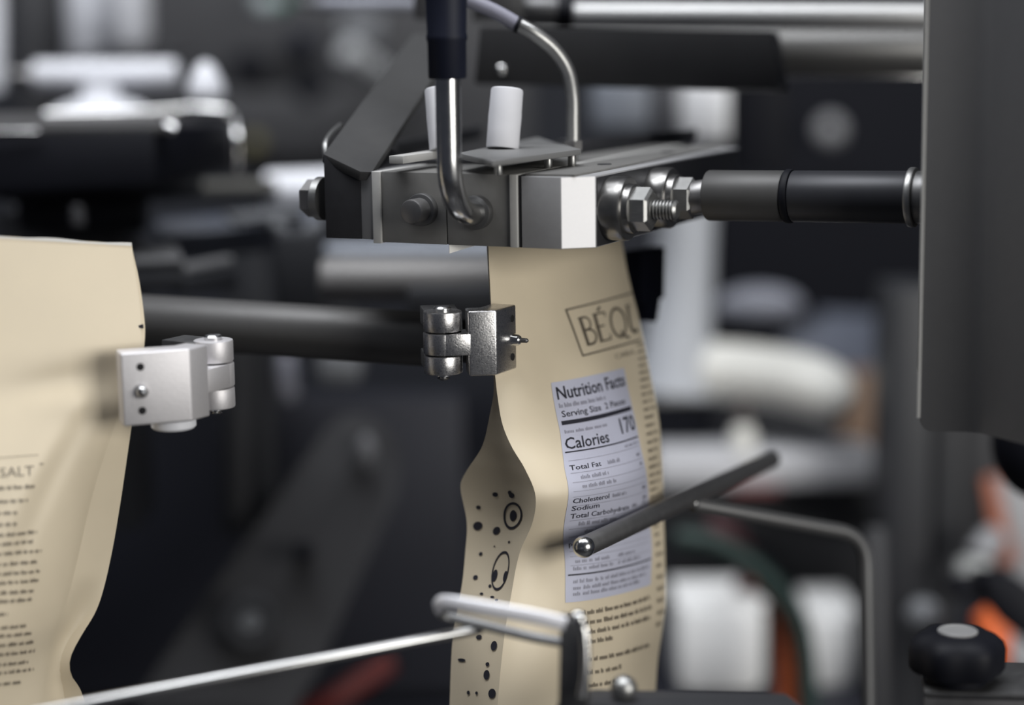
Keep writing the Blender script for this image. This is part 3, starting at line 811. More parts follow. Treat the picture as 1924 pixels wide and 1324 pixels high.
# ---- left pouch
RLX = [(440, 247), (455, 249), (520, 262), (600, 272), (640, 271), (720, 259), (800, 247), (880, 236), (950, 226), (1040, 211), (1120, 193), (1160, 178), (1200, 152), (1240, 132), (1275, 134), (1310, 152), (1400, 175)]
CLX = [(440, 246), (640, 266), (720, 240), (800, 215), (880, 188), (960, 166), (1040, 148), (1120, 128), (1170, 112), (1230, 92), (1300, 82), (1400, 78)]
def rowsL(v):
    py = 449 + v * (1400 - 449)
    d = 0.728; C = P(knots(CLX, py), py, d)
    Rr = atz(knots(RLX, py - 8), d + max(0.0008, (knots(RLX, py) - knots(CLX, py)) * 0.00016), C.z)
    Lp = atz(-330, d - 0.042, C.z)
    return Lp, C, Rr, py
def top_tilt(x_, v): return (0.0038 - 0.0052 * x_ / 250.0) * math.exp(-v / 0.10)
def f_lf(s, v):
    Lp, C, Rr, py = rowsL(v)
    p_ = Lp.lerp(C, s); n = V((0.35, -0.93, 0))
    fat = knots([(449, 0.0), (700, 0.25), (900, 0.9), (1100, 1.0), (1400, 0.8)], py)
    b_ = 0.016 * fat * math.sin(math.pi * min(1, s)) ** 0.8
    x_ = s * 600 - 330
    w_ = 0.00077 * math.exp(-(((py - 745) - (x_ - 150) * 0.12) / 26.0) ** 2) * math.exp(-((x_ - 190) / 90.0) ** 2)
    w_ -= 0.00099 * math.exp(-(((py - 700) - (x_ - 150) * -0.1) / 30.0) ** 2) * math.exp(-((x_ - 120) / 110.0) ** 2)
    w_ += 0.00066 * math.exp(-(((x_ - 95) + (py - 900) * 0.42) / 26.0) ** 2) * math.exp(-((py - 870) / 120.0) ** 2)
    w_ -= 0.00077 * math.exp(-(((x_ - 150) + (py - 900) * 0.36) / 24.0) ** 2) * math.exp(-((py - 900) / 150.0) ** 2)
    w_ += 0.0010 * math.sin(py * 0.011 + x_ * 0.012) * fat * (1 - s)
    return p_ + n * (b_ + w_) + ZU * top_tilt(x_, v)
def f_ls(s, v):
    Lp, C, Rr, py = rowsL(v)
    p_ = C.lerp(Rr, s); w = (Rr - C).length
    dent = knots([(449, 0), (1080, 0.02), (1160, 0.22), (1250, 0.34), (1400, 0.34)], py)
    return p_ + V((-0.25, 0.95, 0)) * (w * dent * math.sin(math.pi * s)) + ZU * top_tilt(255, v)
def f_lb(s, v):
    Lp, C, Rr, py = rowsL(v)
    fat = knots([(449, 0.0), (700, 0.25), (900, 0.9), (1400, 0.9)], py)
    return (Lp + V((0, 0.001, 0))).lerp(Rr, s) + V((-0.3, 0.95, 0)) * (0.02 * fat * math.sin(math.pi * s)) + ZU * top_tilt(s * 600 - 330, v)
lp = thing('pouch', 'cream pouch cut off by the left edge of the picture', 'pouch', P(60, 1300, 0.70))
lfront = Sheet(f_lf, 60, 120)
part('front_panel', lfront.mesh(), PAPER, lp, ang=70)
part('side_gusset', Sheet(f_ls, 12, 120).mesh(), PAPER, lp, ang=70)
part('back_panel', Sheet(f_lb, 12, 60).mesh(), PAPER, lp, ang=70)
tl = P(-40, 447, 0.69)
bm = bm_new()
pts_ = []
for i in range(41):
    s = 0.4 + 0.6 * i / 40; q = f_lf(s, 0.0)
    pts_.append((q + ZU * (0.0003 + 0.0003 * math.sin(i * 0.35)), q - ZU * 0.0007))
for off in (V((0.0001, -0.0005, 0)),):
    prev = None
    for a, b in pts_:
        cur = (bm.verts.new(a + off), bm.verts.new(b + off))
        if prev: bm.faces.new((prev[0], cur[0], cur[1], prev[1]))
        prev = cur
part('top_rim', flat_fix(bm), SEALM, lp, 'pale cut top edge')
nt_ = f_lf(1.0, (612 - 449) / (1400 - 449))
part('tear_notch', slab([nt_ + V((-0.0032, -0.0006, 0)), nt_ + V((0.0008, -0.0004, 0.0010)), nt_ + V((0.0008, -0.0004, -0.0006))], 0.0003, 0), INK, lp, 'dark tear notch')
lt = Patch(lfront, [(0.0, (-30, 855), (100, 845)), (1.0, (-30, 1310), (100, 1298))])
bm = bm_new()
lt.grid(bm, 0.0, 0.012, 0.78, 0.0145, 0.00025, 4, 1)
lt.text(bm, 'SALT', 0.215, 0.052, 0.71, 0.090, 0.00025, 0.0)
part('product_name', flat_fix(bm), INKB, lp)
bm = bm_new()
for i, (py, xe) in enumerate([(874, 105), (912, 66), (936, 50), (957, 34), (978, 28), (997, 68), (1014, 60), (1032, 76), (1052, 66), (1070, 72), (1087, 70), (1106, 60), (1122, 56), (1146, 8), (1172, 48), (1188, 62), (1206, 70), (1224, 76), (1244, 64), (1260, 78), (1282, 50)]):
    b = (py - 852) / 455.0
    if i == 0: lt.words(bm, 0.80, 0.87, b - 0.004, b + 0.004, 0.00025, 300, 0.05, 0.06); continue
    lt.words(bm, 0.0, (xe + 30) / 130.0, b - 0.008, b + 0.008, 0.00025, 300 + i, 0.05, 0.16, 0.03)
part('small_print', flat_fix(bm), INKB, lp)

# ------------------------------------------------------------------ guide rods around the right pouch
gr = thing('guide_rod', 'bent round steel guide rod with polished ball end in front of the right pouch', 'rod', P(1640, 1320, 0.86))
t0 = P(1097, 1027, 0.742); t1 = P(1452, 862, 0.900)
part('diagonal_rod', cyl(t0, t1, 0.0039, 0.0008, 28), STEEL_M, gr)
part('ball_end', ball(t0, 0.0042, (1, 1, 1), 28), STEEL_B, gr)
jn = t0.lerp(t1, 0.52)
jn = lerp(t0, t1, (proj(jn)[0] - proj(jn)[0]) + 0.53) + V((0, -0.002, -0.003))
lpth = fillet([jn, P(1626, 1006, 0.86), P(1632, 1400, 0.86)], 0.017, 12)
part('support_loop', tube(lpth, 0.0032, 20), mat('dull_rod', (0.13, 0.13, 0.132), 0.45, 0.6), gr)
part('weld_bead', ball(jn + V((0, -0.002, 0.001)), 0.0022, (1, 1, 1), 16), STEEL_B, gr)

# front rod and strap (nearest to the camera)
fr = thing('front_rod', 'thin bright steel rod crossing the bottom left up to the strap', 'rod', P(500, 1280, 0.66))
part('rod', cyl(P(40, 1345, 0.635), P(905, 1180, 0.68), 0.0019, 0.0005, 24), mat('drawn_wire', (0.48, 0.48, 0.48), 0.28, 1.0), fr)
st = thing('guide_strap', 'polished steel strap loop bent around a plate in front of the right pouch', 'strap', P(1080, 1310, 0.645))
ld = 0.655
loop = [P(1062, 1172, ld - 0.004), P(1000, 1158, ld - 0.004), P(900, 1141, ld), P(836, 1131, ld + 0.006), P(820, 1141, ld + 0.012), P(836, 1156, ld + 0.018), P(900, 1172, ld + 0.018), P(1000, 1196, ld + 0.016), P(1060, 1206, ld + 0.012)]
part('strap_loop', tube(smooth_path(loop[:5], 8), 0.0025, 16, squash=(ZU, 0.4)), mat('strap_glare', (0.92, 0.92, 0.97), 0.3, 0.2), st)  # front run of the steel strap, its bright reflection painted near-white
part('strap_return', tube(smooth_path(loop[4:], 8), 0.0019, 16, squash=(ZU, 0.45)), STEEL_D, st)  # return run of the same strap, shade painted in with darker steel
part('strap_plate', slab([P(1052, 1152, ld + 0.004), P(1100, 1160, ld), P(1106, 1330, ld), P(1048, 1330, ld + 0.006)], 0.002, 0.0006), STEEL_D, st)
part('strap_edge', tube(smooth_path([P(1070, 1160, ld - 0.002), P(1092, 1172, ld - 0.002), P(1099, 1200, ld - 0.002), P(1100, 1260, ld - 0.002), P(1092, 1310, ld - 0.002)], 8), 0.0016, 14), STEEL_B, st)
part('strap_bolt', ball(P(1086, 1164, ld - 0.003), 0.0030, (1, 0.8, 1), 20), STEEL_B, st)
fb = thing('front_ledge', 'dark base plate with domed screw along the bottom edge of the picture', 'plate', P(1270, 1340, 0.66))
part('base_plate', slab([P(1040, 1318, 0.67), P(1110, 1292, 0.69), P(1480, 1300, 0.69), P(1520, 1330, 0.67)], 0.02, 0.002), DGREY, fb)
part('domed_screw', ball(P(1172, 1293, 0.675), 0.0046, (1, 1, 1), 24), STEEL, fb)

# far gripper behind the right edge of the pouch
fg = thing('pouch_gripper', 'dark blurred gripper at the far edge of the right pouch', 'gripper', P(1228, 600, 0.87))
part('clamp_body', slab([P(1205, 470, 0.862), P(1252, 462, 0.875), P(1250, 560, 0.875), P(1205, 570, 0.862)], 0.010, 0.001), NAVY, fg)
part('clamp_finger', slab([P(1212, 560, 0.864), P(1244, 552, 0.874), P(1236, 606, 0.874), P(1212, 604, 0.864)], 0.008, 0.001), NAVY, fg)

# ------------------------------------------------------------------ blurred background machinery
def bbox(x0, y0, x1, y1, d, th, w=0.002, rot=90.0):
    """upright box whose front fills a rectangle of the view at distance d"""
    a = P(x0, y1, d); b = along(a, heading(rot), px=x1); t = along(a, ZU, py=y0)
    dn = V((-math.cos(math.radians(rot)), math.sin(math.radians(rot)), 0))
    if dn.dot(FW) < 0: dn = -dn
    return box(a, b - a, dn * th, t - a, w)
def mp(d): return d / FPX
def hcyl(x0, y0, x1, y1, d0, d1, rpx, caps=True):
    dm = (d0 + d1) / 2
    return cyl(P(x0, y0, d0), P(x1, y1, d1), rpx * mp(dm), 0.003, 40)

# black housing, upper left
bh = thing('black_housing', 'large black machine housing with shiny rim in the upper left', 'housing', P(200, 350, 1.0))
part('front_shell', slab([P(-60, 238, 1.0), P(292, 236, 0.985), P(292, 352, 0.985), P(-60, 368, 1.0)], 0.08, 0.004), BLACKP, bh)
part('side_shell', slab([P(300, 238, 0.99), P(436, 228, 1.06), P(434, 324, 1.06), P(300, 345, 0.99)], 0.06, 0.003), BLACKP, bh)
part('top_rim', slab([P(-60, 238, 0.998), P(310, 234, 0.985), P(300, 212, 1.06), P(-60, 214, 1.08)], 0.004, 0.001), STEEL_M, bh)
part('rim_bar', tube(smooth_path([P(85, 216, 1.06), P(250, 212, 1.07), P(360, 204, 1.08), P(415, 203, 1.08), P(440, 222, 1.07), P(446, 260, 1.06), P(446, 320, 1.06)], 8), 0.0026, 16), STEEL_B, bh)
part('rim_cap', cyl(P(362, 208, 1.07), P(432, 212, 1.07), 0.0042, 0.002), STEEL_B, bh)
part('latch', slab([P(308, 228, 0.985), P(338, 226, 0.99), P(330, 240, 0.985), P(308, 240, 0.985)], 0.004, 0.001), STEEL_B, bh)
part('rim_edge', cyl(P(-40, 247, 0.992), P(72, 247, 0.99), 0.0009, 0.0003, 12), STEEL_B, bh)
part('motor_body', hcyl(40, 396, 275, 394, 1.05, 1.05, 42), BLACKP, bh)
part('motor_bolt', cyl(P(146, 384, 1.0), P(148, 425, 1.0), 0.0036, 0.001), MGREY, bh)
part('support_foot', bbox(20, 400, 262, 1000, 1.10, 0.05), DGREY, bh)

# pale shapes above the housing
r_ = thing('steel_roller', 'pale blurred steel roller lying across above the black housing', 'roller', P(200, 140, 1.2))
part('roller_barrel', hcyl(62, 142, 335, 140, 1.2, 1.2, 27), WHITEP, r_)
part('roller_journal', hcyl(20, 142, 64, 142, 1.2, 1.2, 12), STEEL_M, r_)
t_ = thing('roller_dome', 'pale dome under the blurred steel roller on the housing', 'dome', P(190, 212, 1.15))
dc = P(190, 218, 1.16)
part('dome', lathe(dc, ZU, [(0, 0.030), (0.003, 0.029), (0.007, 0.022), (0.010, 0.012), (0.011, 0)], 40), WHITEP, t_)
part('dome_neck', lathe(dc + ZU * 0.009, ZU, [(0, 0.012), (0.010, 0.010)], 28), WHITEP, t_)
c_ = thing('white_canister', 'tall white blurred canister at the top left corner area', 'canister', P(170, 110, 1.5))
cc = P(172, 112, 1.5)
part('canister_body', lathe(cc, ZU, [(0, 0.015), (0.004, 0.0175), (0.07, 0.0175), (0.075, 0.016), (0.075, 0)], 32), WHITEP, c_)
part('canister_base', lathe(cc - ZU * 0.01, ZU, [(0, 0.012), (0.0101, 0.013)], 28), MGREY, c_)
b2_ = thing('white_bottle', 'white blurred bottle with rounded foot right of the canister', 'bottle', P(250, 95, 1.45))
bc_ = P(247, 96, 1.45)
part('bottle_body', lathe(bc_, ZU, [(0, 0.0), (0.003, 0.010), (0.012, 0.015), (0.06, 0.016), (0.065, 0.012), (0.065, 0)], 32), WHITEP, b2_)
part('bottle_tray', box(bc_ + V((-0.03, -0.02, -0.006)), X * 0.07, Y * 0.05, ZU * 0.005, 0.001), DGREY, b2_)
n_ = thing('white_nozzle', 'small white cone shaped nozzle above the housing corner', 'nozzle', P(388, 185, 1.1))
nc = P(388, 186, 1.1)
part('nozzle_cone', lathe(nc, ZU, [(0, 0.0085), (0.0034, 0.0105), (0.0085, 0.0097), (0.0186, 0.0045), (0.021, 0.0)], 32), WHITEP, n_)
part('nozzle_stand', lathe(nc - ZU * 0.012, ZU, [(0, 0.006), (0.0121, 0.005)], 20), DGREY, n_)
single('machine_post', bbox(38, -60, 112, 260, 1.55, 0.05, 0.003), MGREY, 'grey upright post at the top left behind the roller', 'post')
single('pale_tube', tube(smooth_path([P(-14, -80, 1.4), P(-12, 60, 1.4), P(-14, 170, 1.4)], 6), 0.007, 20), WHITEP, 'pale tube touching the left edge of the picture', 'tube')

# machine wall with fittings, top centre
mw = thing('machine_tower', 'dark grey machine frame with knobs and holes in the top background', 'machine', P(560, 320, 1.8))
part('frame_plate', bbox(250, -80, 1000, 330, 1.75, 0.06, 0.004), MGREY, mw)
part('frame_recess', bbox(330, -60, 640, 150, 1.74, 0.012, 0.002), DGREY, mw)
part('dark_disc', cyl(P(585, 165, 1.69), P(585, 165, 1.74), 36 * mp(1.7), 0.004), BLACKP, mw)
part('dark_disc', cyl(P(470, 125, 1.70), P(470, 125, 1.74), 34 * mp(1.7), 0.004), BLACKP, mw)
part('dark_disc', cyl(P(565, 78, 1.70), P(565, 78, 1.74), 22 * mp(1.7), 0.003), NAVY, mw)
part('frame_ledge', bbox(330, 175, 760, 300, 1.70, 0.04, 0.004), MGREY, mw)
part('amber_mark', cyl(P(478, 268, 1.69), P(478, 268, 1.70), 16 * mp(1.7), 0.002), mat('dull_yellow', (0.14, 0.125, 0.05), 0.6), mw)
part('green_lamp', ball(P(532, 4, 1.68), 0.006, (1, 1, 1), 16), mat('green_lens', (0.03, 0.16, 0.10), 0.4), mw)
part('pale_lamp', ball(P(500, 6, 1.68), 0.011, (1, 1, 1), 20), mat('pale_lens', (0.40, 0.45, 0.46), 0.5), mw)
part('knob_plate', hcyl(640, 60, 720, 60, 1.66, 1.66, 34), GREYP, mw)
part('cylinder_barrel', cyl(P(648, 92, 1.62), P(725, 150, 1.66), 25 * mp(1.62), 0.004, 36), mat('pale_zinc', (0.46, 0.47, 0.48), 0.45, 0.1), mw)
part('cylinder_rod', cyl(P(720, 146, 1.66), P(790, 200, 1.70), 8 * mp(1.65), 0.001, 20), STEEL, mw)
tr_ = thing('top_rail', 'pale horizontal rail along the top edge left of the navy sleeve', 'rail', P(640, 14, 1.2))
part('rail_bar', hcyl(596, 3, 800, 3, 1.2, 1.2, 15), mat('pale_rail', (0.34, 0.35, 0.40), 0.45, 0.3), tr_)
part('rail_end', hcyl(560, 3, 598, 3, 1.2, 1.2, 10), GREYP, tr_)

# white cylinder left of the jaw and the rails below it
wc = thing('white_cylinder', 'bright white blurred cylinder left of the hex bolt', 'cylinder', P(560, 395, 1.15))
part('barrel', hcyl(498, 362, 660, 356, 1.15, 1.15, 40), mat('bright_white', (0.86, 0.87, 0.92), 0.5), wc)
part('barrel_end', hcyl(655, 356, 700, 356, 1.15, 1.15, 26), MGREY, wc)
ra = thing('feed_rail', 'grey blurred rail below the black housing', 'rail', P(420, 375, 1.12))
part('rail_bar', hcyl(300, 358, 520, 352, 1.12, 1.14, 17), mat('warm_grey', (0.10, 0.097, 0.088), 0.5, 0.1), ra)
part('rail_cap', hcyl(292, 360, 316, 358, 1.115, 1.12, 22), GREYP, ra)
bl_ = thing('bracket_rail', 'blue grey blurred bracket rail under the white cylinder', 'rail', P(480, 430, 1.1))
part('rail_plate', slab([P(290, 408, 1.10), P(600, 385, 1.13), P(610, 412, 1.12), P(300, 442, 1.09)], 0.02, 0.003), SLATE, bl_)
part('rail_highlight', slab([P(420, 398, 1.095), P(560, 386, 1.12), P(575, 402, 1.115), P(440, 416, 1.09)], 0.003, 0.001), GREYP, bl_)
part('bracket_hook', tube(smooth_path([P(510, 420, 1.08), P(535, 440, 1.08), P(548, 470, 1.08), P(575, 440, 1.09), P(600, 420, 1.10)], 8), 0.0045, 14), GREYP, bl_)
part('rail_post', bbox(440, 430, 520, 990, 1.24, 0.03, 0.003), DGREY, bl_)

l1 = thing('clamp_block', 'dark grey block with lighter top right beside the left pouch top', 'block', P(300, 535, 1.0))
part('block_body', slab([P(245, 490, 1.0), P(345, 486, 1.0), P(345, 540, 1.0), P(245, 545, 1.0)], 0.03, 0.002), DGREY, l1)
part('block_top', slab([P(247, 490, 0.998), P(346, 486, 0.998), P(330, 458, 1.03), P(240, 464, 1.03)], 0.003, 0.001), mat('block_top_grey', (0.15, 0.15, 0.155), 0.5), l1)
l2 = thing('clamp_bar', 'grey flat bar tilted upward beside the dark grey block', 'bar', P(400, 510, 1.0))
part('bar', slab([P(345, 496, 1.0), P(440, 478, 1.03), P(442, 498, 1.03), P(348, 516, 1.0)], 0.012, 0.002), mat('bar_grey', (0.20, 0.20, 0.205), 0.5), l2)
part('bar_foot', slab([P(345, 516, 1.0), P(450, 500, 1.03), P(450, 545, 1.03), P(348, 550, 1.0)], 0.012, 0.002), DGREY, l2)
rl = thing('twin_roller', 'two stacked grey rollers below the left half of the sealing jaw', 'roller', P(760, 550, 1.0))
part('upper_roller', hcyl(606, 478, 1000, 474, 1.08, 1.08, 22), mat('blue_grey_steel', (0.27, 0.29, 0.33), 0.5, 0.2), rl)
part('lower_roller', hcyl(602, 526, 1000, 526, 1.02, 1.02, 42), mat('grey_roller', (0.22, 0.212, 0.208), 0.5, 0.2), rl)
part('roller_plate', bbox(520, 440, 606, 600, 1.05, 0.03, 0.003), DGREY, rl)
part('roller_guard', bbox(765, 545, 960, 600, 0.99, 0.02, 0.002), DGREY, rl)

# below the arm
vp = thing('upright_post', 'dark grey double upright behind the left gripper', 'post', P(475, 960, 1.15))
part('post_tube', hcyl(450, 640, 446, 1000, 1.17, 1.2, 30), MGREY, vp)
part('post_strip', bbox(480, 640, 515, 990, 1.19, 0.02, 0.002), DGREY, vp)
ov = thing('pale_insert', 'small pale oval insert under the thick round arm', 'insert', P(540, 755, 1.25))
oc = P(541, 758, 1.25)
part('insert_body', lathe(oc, ZU, [(0, 0), (0.003, 0.005), (0.008, 0.0068), (0.020, 0.0068), (0.030, 0.005), (0.035, 0)], 28), mat('pale_insert', (0.33, 0.33, 0.38), 0.5), ov)
part('insert_stem', cyl(oc + ZU * 0.034, P(541, 600, 1.25), 0.003, 0.0005), DGREY, ov)
gb = thing('grey_block', 'grey soft edged block below the arm left of the bright gripper', 'block', P(638, 730, 1.2))
part('block', bbox(595, 668, 678, 726, 1.2, 0.04, 0.006), mat('block_grey', (0.17, 0.175, 0.185), 0.5), gb)
part('block_stem', bbox(610, 560, 660, 670, 1.215, 0.02, 0.002), DGREY, gb)
dp = thing('swing_plate', 'large dark slanted plate with round boss behind the front rod', 'plate', P(470, 1300, 1.15))
part('plate', slab([P(255, 1305, 1.12), P(330, 1200, 1.13), P(612, 800, 1.2), P(650, 772, 1.2), P(700, 780, 1.2), P(722, 830, 1.2), P(712, 900, 1.2), P(560, 1235, 1.14), P(500, 1330, 1.12), P(260, 1330, 1.12)], 0.015, 0.002), mat('swing_dark', (0.030, 0.030, 0.033), 0.6, 0.0, 0.15, 30, spec=0.2), dp)
bo = P(470, 1168, 1.125)
fdir = (CAM - bo).normalized()
part('boss', lathe(bo, fdir, [(-0.01, 0.016), (0.003, 0.016), (0.005, 0.014), (0.005, 0.010), (0.003, 0.009), (0.003, 0)], 36), DGREY, dp)
part('boss_screw', hexa(bo, fdir, 0.006, 0.007), GREYP, dp)
part('pale_stud', ball(P(688, 850, 1.18), 0.0085, (0.7, 0.7, 1.3), 20), mat('stud_grey', (0.14, 0.14, 0.15), 0.5), dp)
part('dark_stud', cyl(P(572, 1035, 1.13), P(572, 1035, 1.17), 0.006, 0.001), BLACKP, dp)
rd = thing('red_lever', 'dark red handle near the bottom edge behind the front rod', 'handle', P(640, 1320, 1.3))
part('grip', tube(smooth_path([P(570, 1345, 1.22), P(640, 1305, 1.22), P(730, 1245, 1.24)], 8), 0.0075, 20), mat('deep_red', (0.11, 0.012, 0.010), 0.6), rd)
part('grip_end', ball(P(733, 1243, 1.24), 0.007, (1, 1, 1), 16), BLACKP, rd)
single('backing_board', bbox(-120, 760, 880, 1318, 1.32, 0.03, 0.003), DECK, 'dark panel behind the right pouch and the slanted plate', 'panel')

# right of the right pouch: white arm
wa = thing('white_arm', 'blurred white rounded machine arm right of the right pouch', 'arm', P(1300, 780, 1.35))
WD = 1.4
part('arm_column', tube(smooth_path([P(1290, 380, WD), P(1284, 480, WD), P(1278, 580, WD), P(1270, 660, WD), P(1262, 740, WD)], 8), 0.022, 28, rf=lambda t: 0.95 + 0.35 * t * t), mat('cool_white', (0.50, 0.52, 0.56), 0.45), wa)
part('arm_beak', tube(smooth_path([P(1225, 698, WD), P(1330, 696, WD), P(1440, 706, WD - 0.02), P(1520, 722, WD - 0.04), P(1575, 745, WD - 0.05), P(1592, 752, WD - 0.05)], 8), 0.021, 28, rf=lambda t: 1.0 if t < 0.55 else max(0.12, (1 - ((t - 0.55) / 0.45) ** 2.2) ** 0.5)), CREAM, wa)
ll = thing('grey_lobe', 'pale grey oval lobe above the white arm', 'lobe', P(1430, 600, 1.45))
part('lobe_shell', ball(P(1425, 575, 1.5), 0.034, (1.0, 0.5, 0.45), 28), mat('lobe_grey', (0.30, 0.31, 0.36), 0.4), ll)
part('lobe_mount', cyl(P(1440, 585, 1.5), P(1460, 650, 1.672), 0.006, 0.001), BLACKP, ll)
part('lobe_bracket', slab([P(1340, 600, 1.5), P(1390, 650, 1.5), P(1510, 590, 1.5), P(1500, 575, 1.5)], 0.01, 0.002), BLACKP, ll)
sb = thing('slate_board', 'blurred slate blue slanted panel right of the white arm', 'panel', P(1560, 690, 1.7))
part('panel', slab([P(1380, 680, 1.65), P(1540, 582, 1.7), P(1655, 588, 1.7), P(1655, 720, 1.7), P(1400, 720, 1.65)], 0.02, 0.003), SLATE, sb)
part('panel_edge', slab([P(1380, 672, 1.64), P(1540, 574, 1.69), P(1545, 586, 1.69), P(1385, 684, 1.64)], 0.006, 0.002), BLACKP, sb)
single('brown_board', bbox(1580, 700, 1648, 1010, 1.65, 0.02, 0.003), BROWN, 'narrow brown board left of the dark column', 'board')
gbar = thing('grey_rail', 'pale grey horizontal rail behind the end of the diagonal rod', 'rail', P(1450, 930, 1.4))
part('rail_body', bbox(1230, 855, 1652, 922, 1.36, 0.05, 0.006), mat('rail_grey', (0.56, 0.56, 0.58), 0.5), gbar)
part('rail_foot', bbox(1236, 917, 1640, 1010, 1.42, 0.02, 0.002), DGREY, gbar)
part('red_strip', bbox(1375, 918, 1465, 928, 1.355, 0.01, 0.001), mat('strip_red', (0.12, 0.015, 0.015), 0.5), gbar)
bs = thing('cream_bottle', 'small cream bottle standing on the grey rail', 'bottle', P(1395, 865, 1.42))
bcx = onz(1396, 852, P(1400, 855, 1.36).z)
part('bottle_body', lathe(bcx, ZU, [(0, 0.007), (0.002, 0.0085), (0.014, 0.0085), (0.020, 0.005), (0.021, 0)], 28), CREAM, bs)
part('bottle_neck', cyl(bcx + ZU * 0.0195, bcx + ZU * 0.040, 0.0045, 0.0006, 20), mat('taupe', (0.10, 0.085, 0.08), 0.5), bs)
dbx = thing('dark_cabinet', 'dark cabinet in the background behind the push rod', 'cabinet', P(1560, 600, 1.9))
part('cabinet_body', bbox(1340, 100, 1900, 700, 1.95, 0.15, 0.005), mat('cabinet_dark', (0.009, 0.0095, 0.013), 0.7, spec=0.1), dbx)
part('cabinet_door', bbox(1480, 150, 1740, 320, 1.94, 0.012, 0.003), mat('cabinet_door', (0.013, 0.014, 0.019), 0.7, spec=0.1), dbx)
part('round_handle', ball(P(1560, 245, 1.86), 0.013, (1, 1, 1), 20), mat('handle_grey', (0.34, 0.34, 0.35), 0.5), dbx)
part('cabinet_foot', bbox(1350, 700, 1880, 858, 1.97, 0.12, 0.003), DGREY, dbx)
wb = thing('white_box', 'bright white box below the dark shroud', 'box', P(1335, 275, 1.35))
part('box_body', bbox(1284, 150, 1380, 268, 1.35, 0.05, 0.006), mat('box_white', (0.93, 0.93, 0.94), 0.5), wb)
part('box_lid', bbox(1280, 140, 1384, 152, 1.348, 0.055, 0.002), mat('box_white', (0.8, 0.8, 0.8)), wb)
sb2 = thing('slate_box', 'slate grey box behind the thin sensor lead', 'box', P(1170, 245, 1.3))
part('box_body', bbox(1112, 150, 1222, 244, 1.3, 0.05, 0.005), mat('slate_box', (0.155, 0.17, 0.20), 0.5), sb2)
part('box_side', bbox(1238, 160, 1290, 250, 1.38, 0.03, 0.003), mat('box_side', (0.11, 0.11, 0.118), 0.5), sb2)
part('box_lid', bbox(1108, 140, 1226, 152, 1.298, 0.055, 0.002), MGREY, sb2)
single('black_upright', bbox(1384, -120, 1482, 330, 1.25, 0.05, 0.004), BLACKP, 'black block right of the bright white box', 'block')

# lower right: white tubs, hoses, column
def tub(x0, y0, x1, y1, d, label):
    t = thing('white_tub', label, 'tub', P((x0 + x1) / 2, y1, d))
    part('tub_body', bbox(x0, y0 + 8, x1, y1, d, 0.06, 0.010), mat('tub_white', (0.95, 0.95, 0.94), 0.5), t)
    part('tub_lid', bbox(x0 - 2, y0, x1 + 2, y0 + 12, d - 0.002, 0.064, 0.003), mat('tub_white', (0.5, 0.5, 0.5)), t)
tub(1272, 1134, 1440, 1312, 1.33, 'wide white blurred tub right of the right pouch')
tub(1522, 1150, 1612, 1305, 1.35, 'narrow white blurred tub inside the bent rod frame')
def hose(name, label, pts, r, mt):
    single(name, tube(smooth_path(pts, 10), r, 18), mt, label, 'hose')
hose('orange_hose', 'orange hose hanging between the two white tubs', [P(1420, 1085, 1.26), P(1458, 1120, 1.26), P(1474, 1180, 1.26), P(1482, 1250, 1.26), P(1480, 1340, 1.26)], 0.0075, ORANGE)
hose('green_hose', 'dark green hose arching over the white tubs', [P(1270, 1010, 1.24), P(1340, 1020, 1.24), P(1410, 1060, 1.24), P(1470, 1120, 1.24), P(1508, 1200, 1.24), P(1520, 1340, 1.24)], 0.0065, GREENC)
hose('red_hose', 'dark red hose above the wide white tub', [P(1330, 985, 1.30), P(1375, 1010, 1.30), P(1402, 1060, 1.34), P(1400, 1110, 1.36), P(1390, 1128, 1.37)], 0.0075, mat('dark_red', (0.045, 0.008, 0.012), 0.6))
cl_ = thing('machine_column', 'dark grey machine frame column left of the grey cover', 'column', P(1700, 1320, 1.3))
part('column_front', bbox(1655, 540, 1742, 1400, 1.3, 0.05, 0.004), DGREY, cl_)
part('column_edge', bbox(1742, 540, 1800, 1400, 1.33, 0.05, 0.004), mat('column_dark', (0.026, 0.027, 0.031), 0.5), cl_)
part('column_web', bbox(1800, 540, 1872, 1140, 1.36, 0.03, 0.004), MGREY, cl_)
part('inner_tube', hcyl(1645, 990, 1652, 1400, 1.15, 1.15, 20), MGREY, cl_)
part('pale_ball', ball(P(1735, 1155, 1.2), 0.0105, (1, 1, 1), 24), mat('ball_grey', (0.17, 0.175, 0.185), 0.45), cl_)
part('back_plate', bbox(1236, 960, 1640, 1150, 1.5, 0.02, 0.003), DGREY, cl_)
bk = thing('black_motor', 'black rounded motor end below the grey cover at the right edge', 'motor', P(1920, 900, 0.95))
mc = P(1960, 830, 0.95)
part('motor_shell', ball(mc, 0.0245, (1, 1, 1.15), 32), BLACKP, bk)
part('motor_cap', cyl(mc + V((0.01, -0.02, -0.02)), mc + V((0.03, -0.02, -0.02)), 0.012, 0.001), BLACKP, bk)
oh = thing('orange_bracket', 'rusty orange strip beside white sheet at the right edge', 'strip', P(1890, 1060, 1.3))
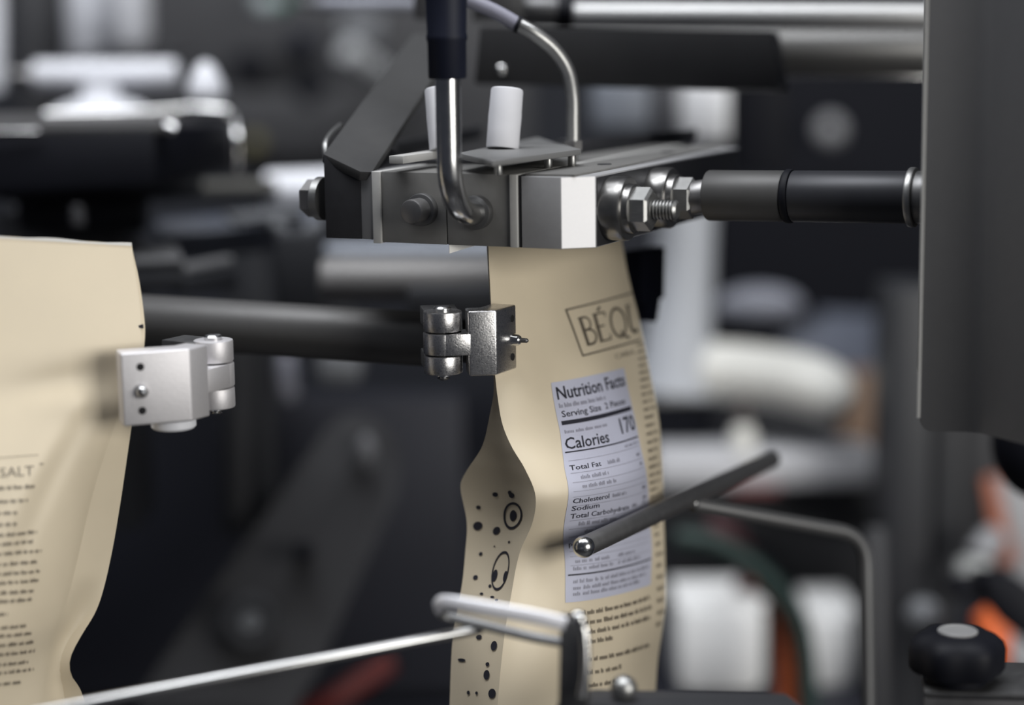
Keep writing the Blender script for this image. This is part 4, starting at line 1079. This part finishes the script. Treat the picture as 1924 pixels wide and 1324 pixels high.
part('strip', slab([P(1846, 900, 1.3), P(1872, 890, 1.3), P(1915, 1060, 1.3), P(1875, 1062, 1.3)], 0.01, 0.002), mat('rust_orange', (0.34, 0.11, 0.06), 0.55), oh)
single('white_sheet', slab([P(1872, 900, 1.33), P(1990, 880, 1.33), P(1990, 1120, 1.33), P(1900, 1090, 1.33)], 0.01, 0.002), mat('sheet_white', (0.36, 0.36, 0.37), 0.5), 'grey white slanted sheet at the right edge beside the orange strip', 'sheet')
wp_ = thing('white_fitting', 'white blurred pipe fitting above the black block at the right', 'fitting', P(1830, 1100, 1.25))
part('fitting_body', cyl(P(1826, 1100, 1.25), P(1832, 1050, 1.25), 0.0105, 0.003, 28), mat('fitting_white', (0.42, 0.43, 0.42), 0.5), wp_)
part('fitting_elbow', cyl(P(1838, 1050, 1.26), P(1872, 1005, 1.27), 0.0095, 0.003, 28), mat('fitting_grey', (0.25, 0.25, 0.26), 0.5), wp_)
kb2 = thing('black_block', 'black angled block behind the clamp knob at the right edge', 'block', P(1880, 1190, 1.1))
part('block_arm', slab([P(1790, 1092, 1.12), P(1850, 1085, 1.12), P(1860, 1128, 1.12), P(1792, 1128, 1.12)], 0.03, 0.003), BLACKP, kb2)
part('block_body', slab([P(1842, 1074, 1.11), P(1908, 1078, 1.11), P(1990, 1140, 1.11), P(1990, 1250, 1.11), P(1900, 1180, 1.11), P(1860, 1132, 1.11)], 0.03, 0.003), BLACKP, kb2)
oc_ = thing('orange_fitting', 'bright orange part right behind the black clamp knob', 'cap', P(1870, 1230, 1.2))
part('cap_body', slab([P(1838, 1165, 1.2), P(1872, 1140, 1.2), P(1915, 1190, 1.2), P(1912, 1262, 1.2), P(1872, 1262, 1.2)], 0.02, 0.003), mat('bright_orange', (0.75, 0.14, 0.03), 0.5), oc_)
part('cap_end', slab([P(1905, 1185, 1.195), P(1990, 1200, 1.195), P(1990, 1262, 1.195), P(1900, 1262, 1.195)], 0.02, 0.003), mat('sheet_white', (0.4, 0.4, 0.4)), oc_)
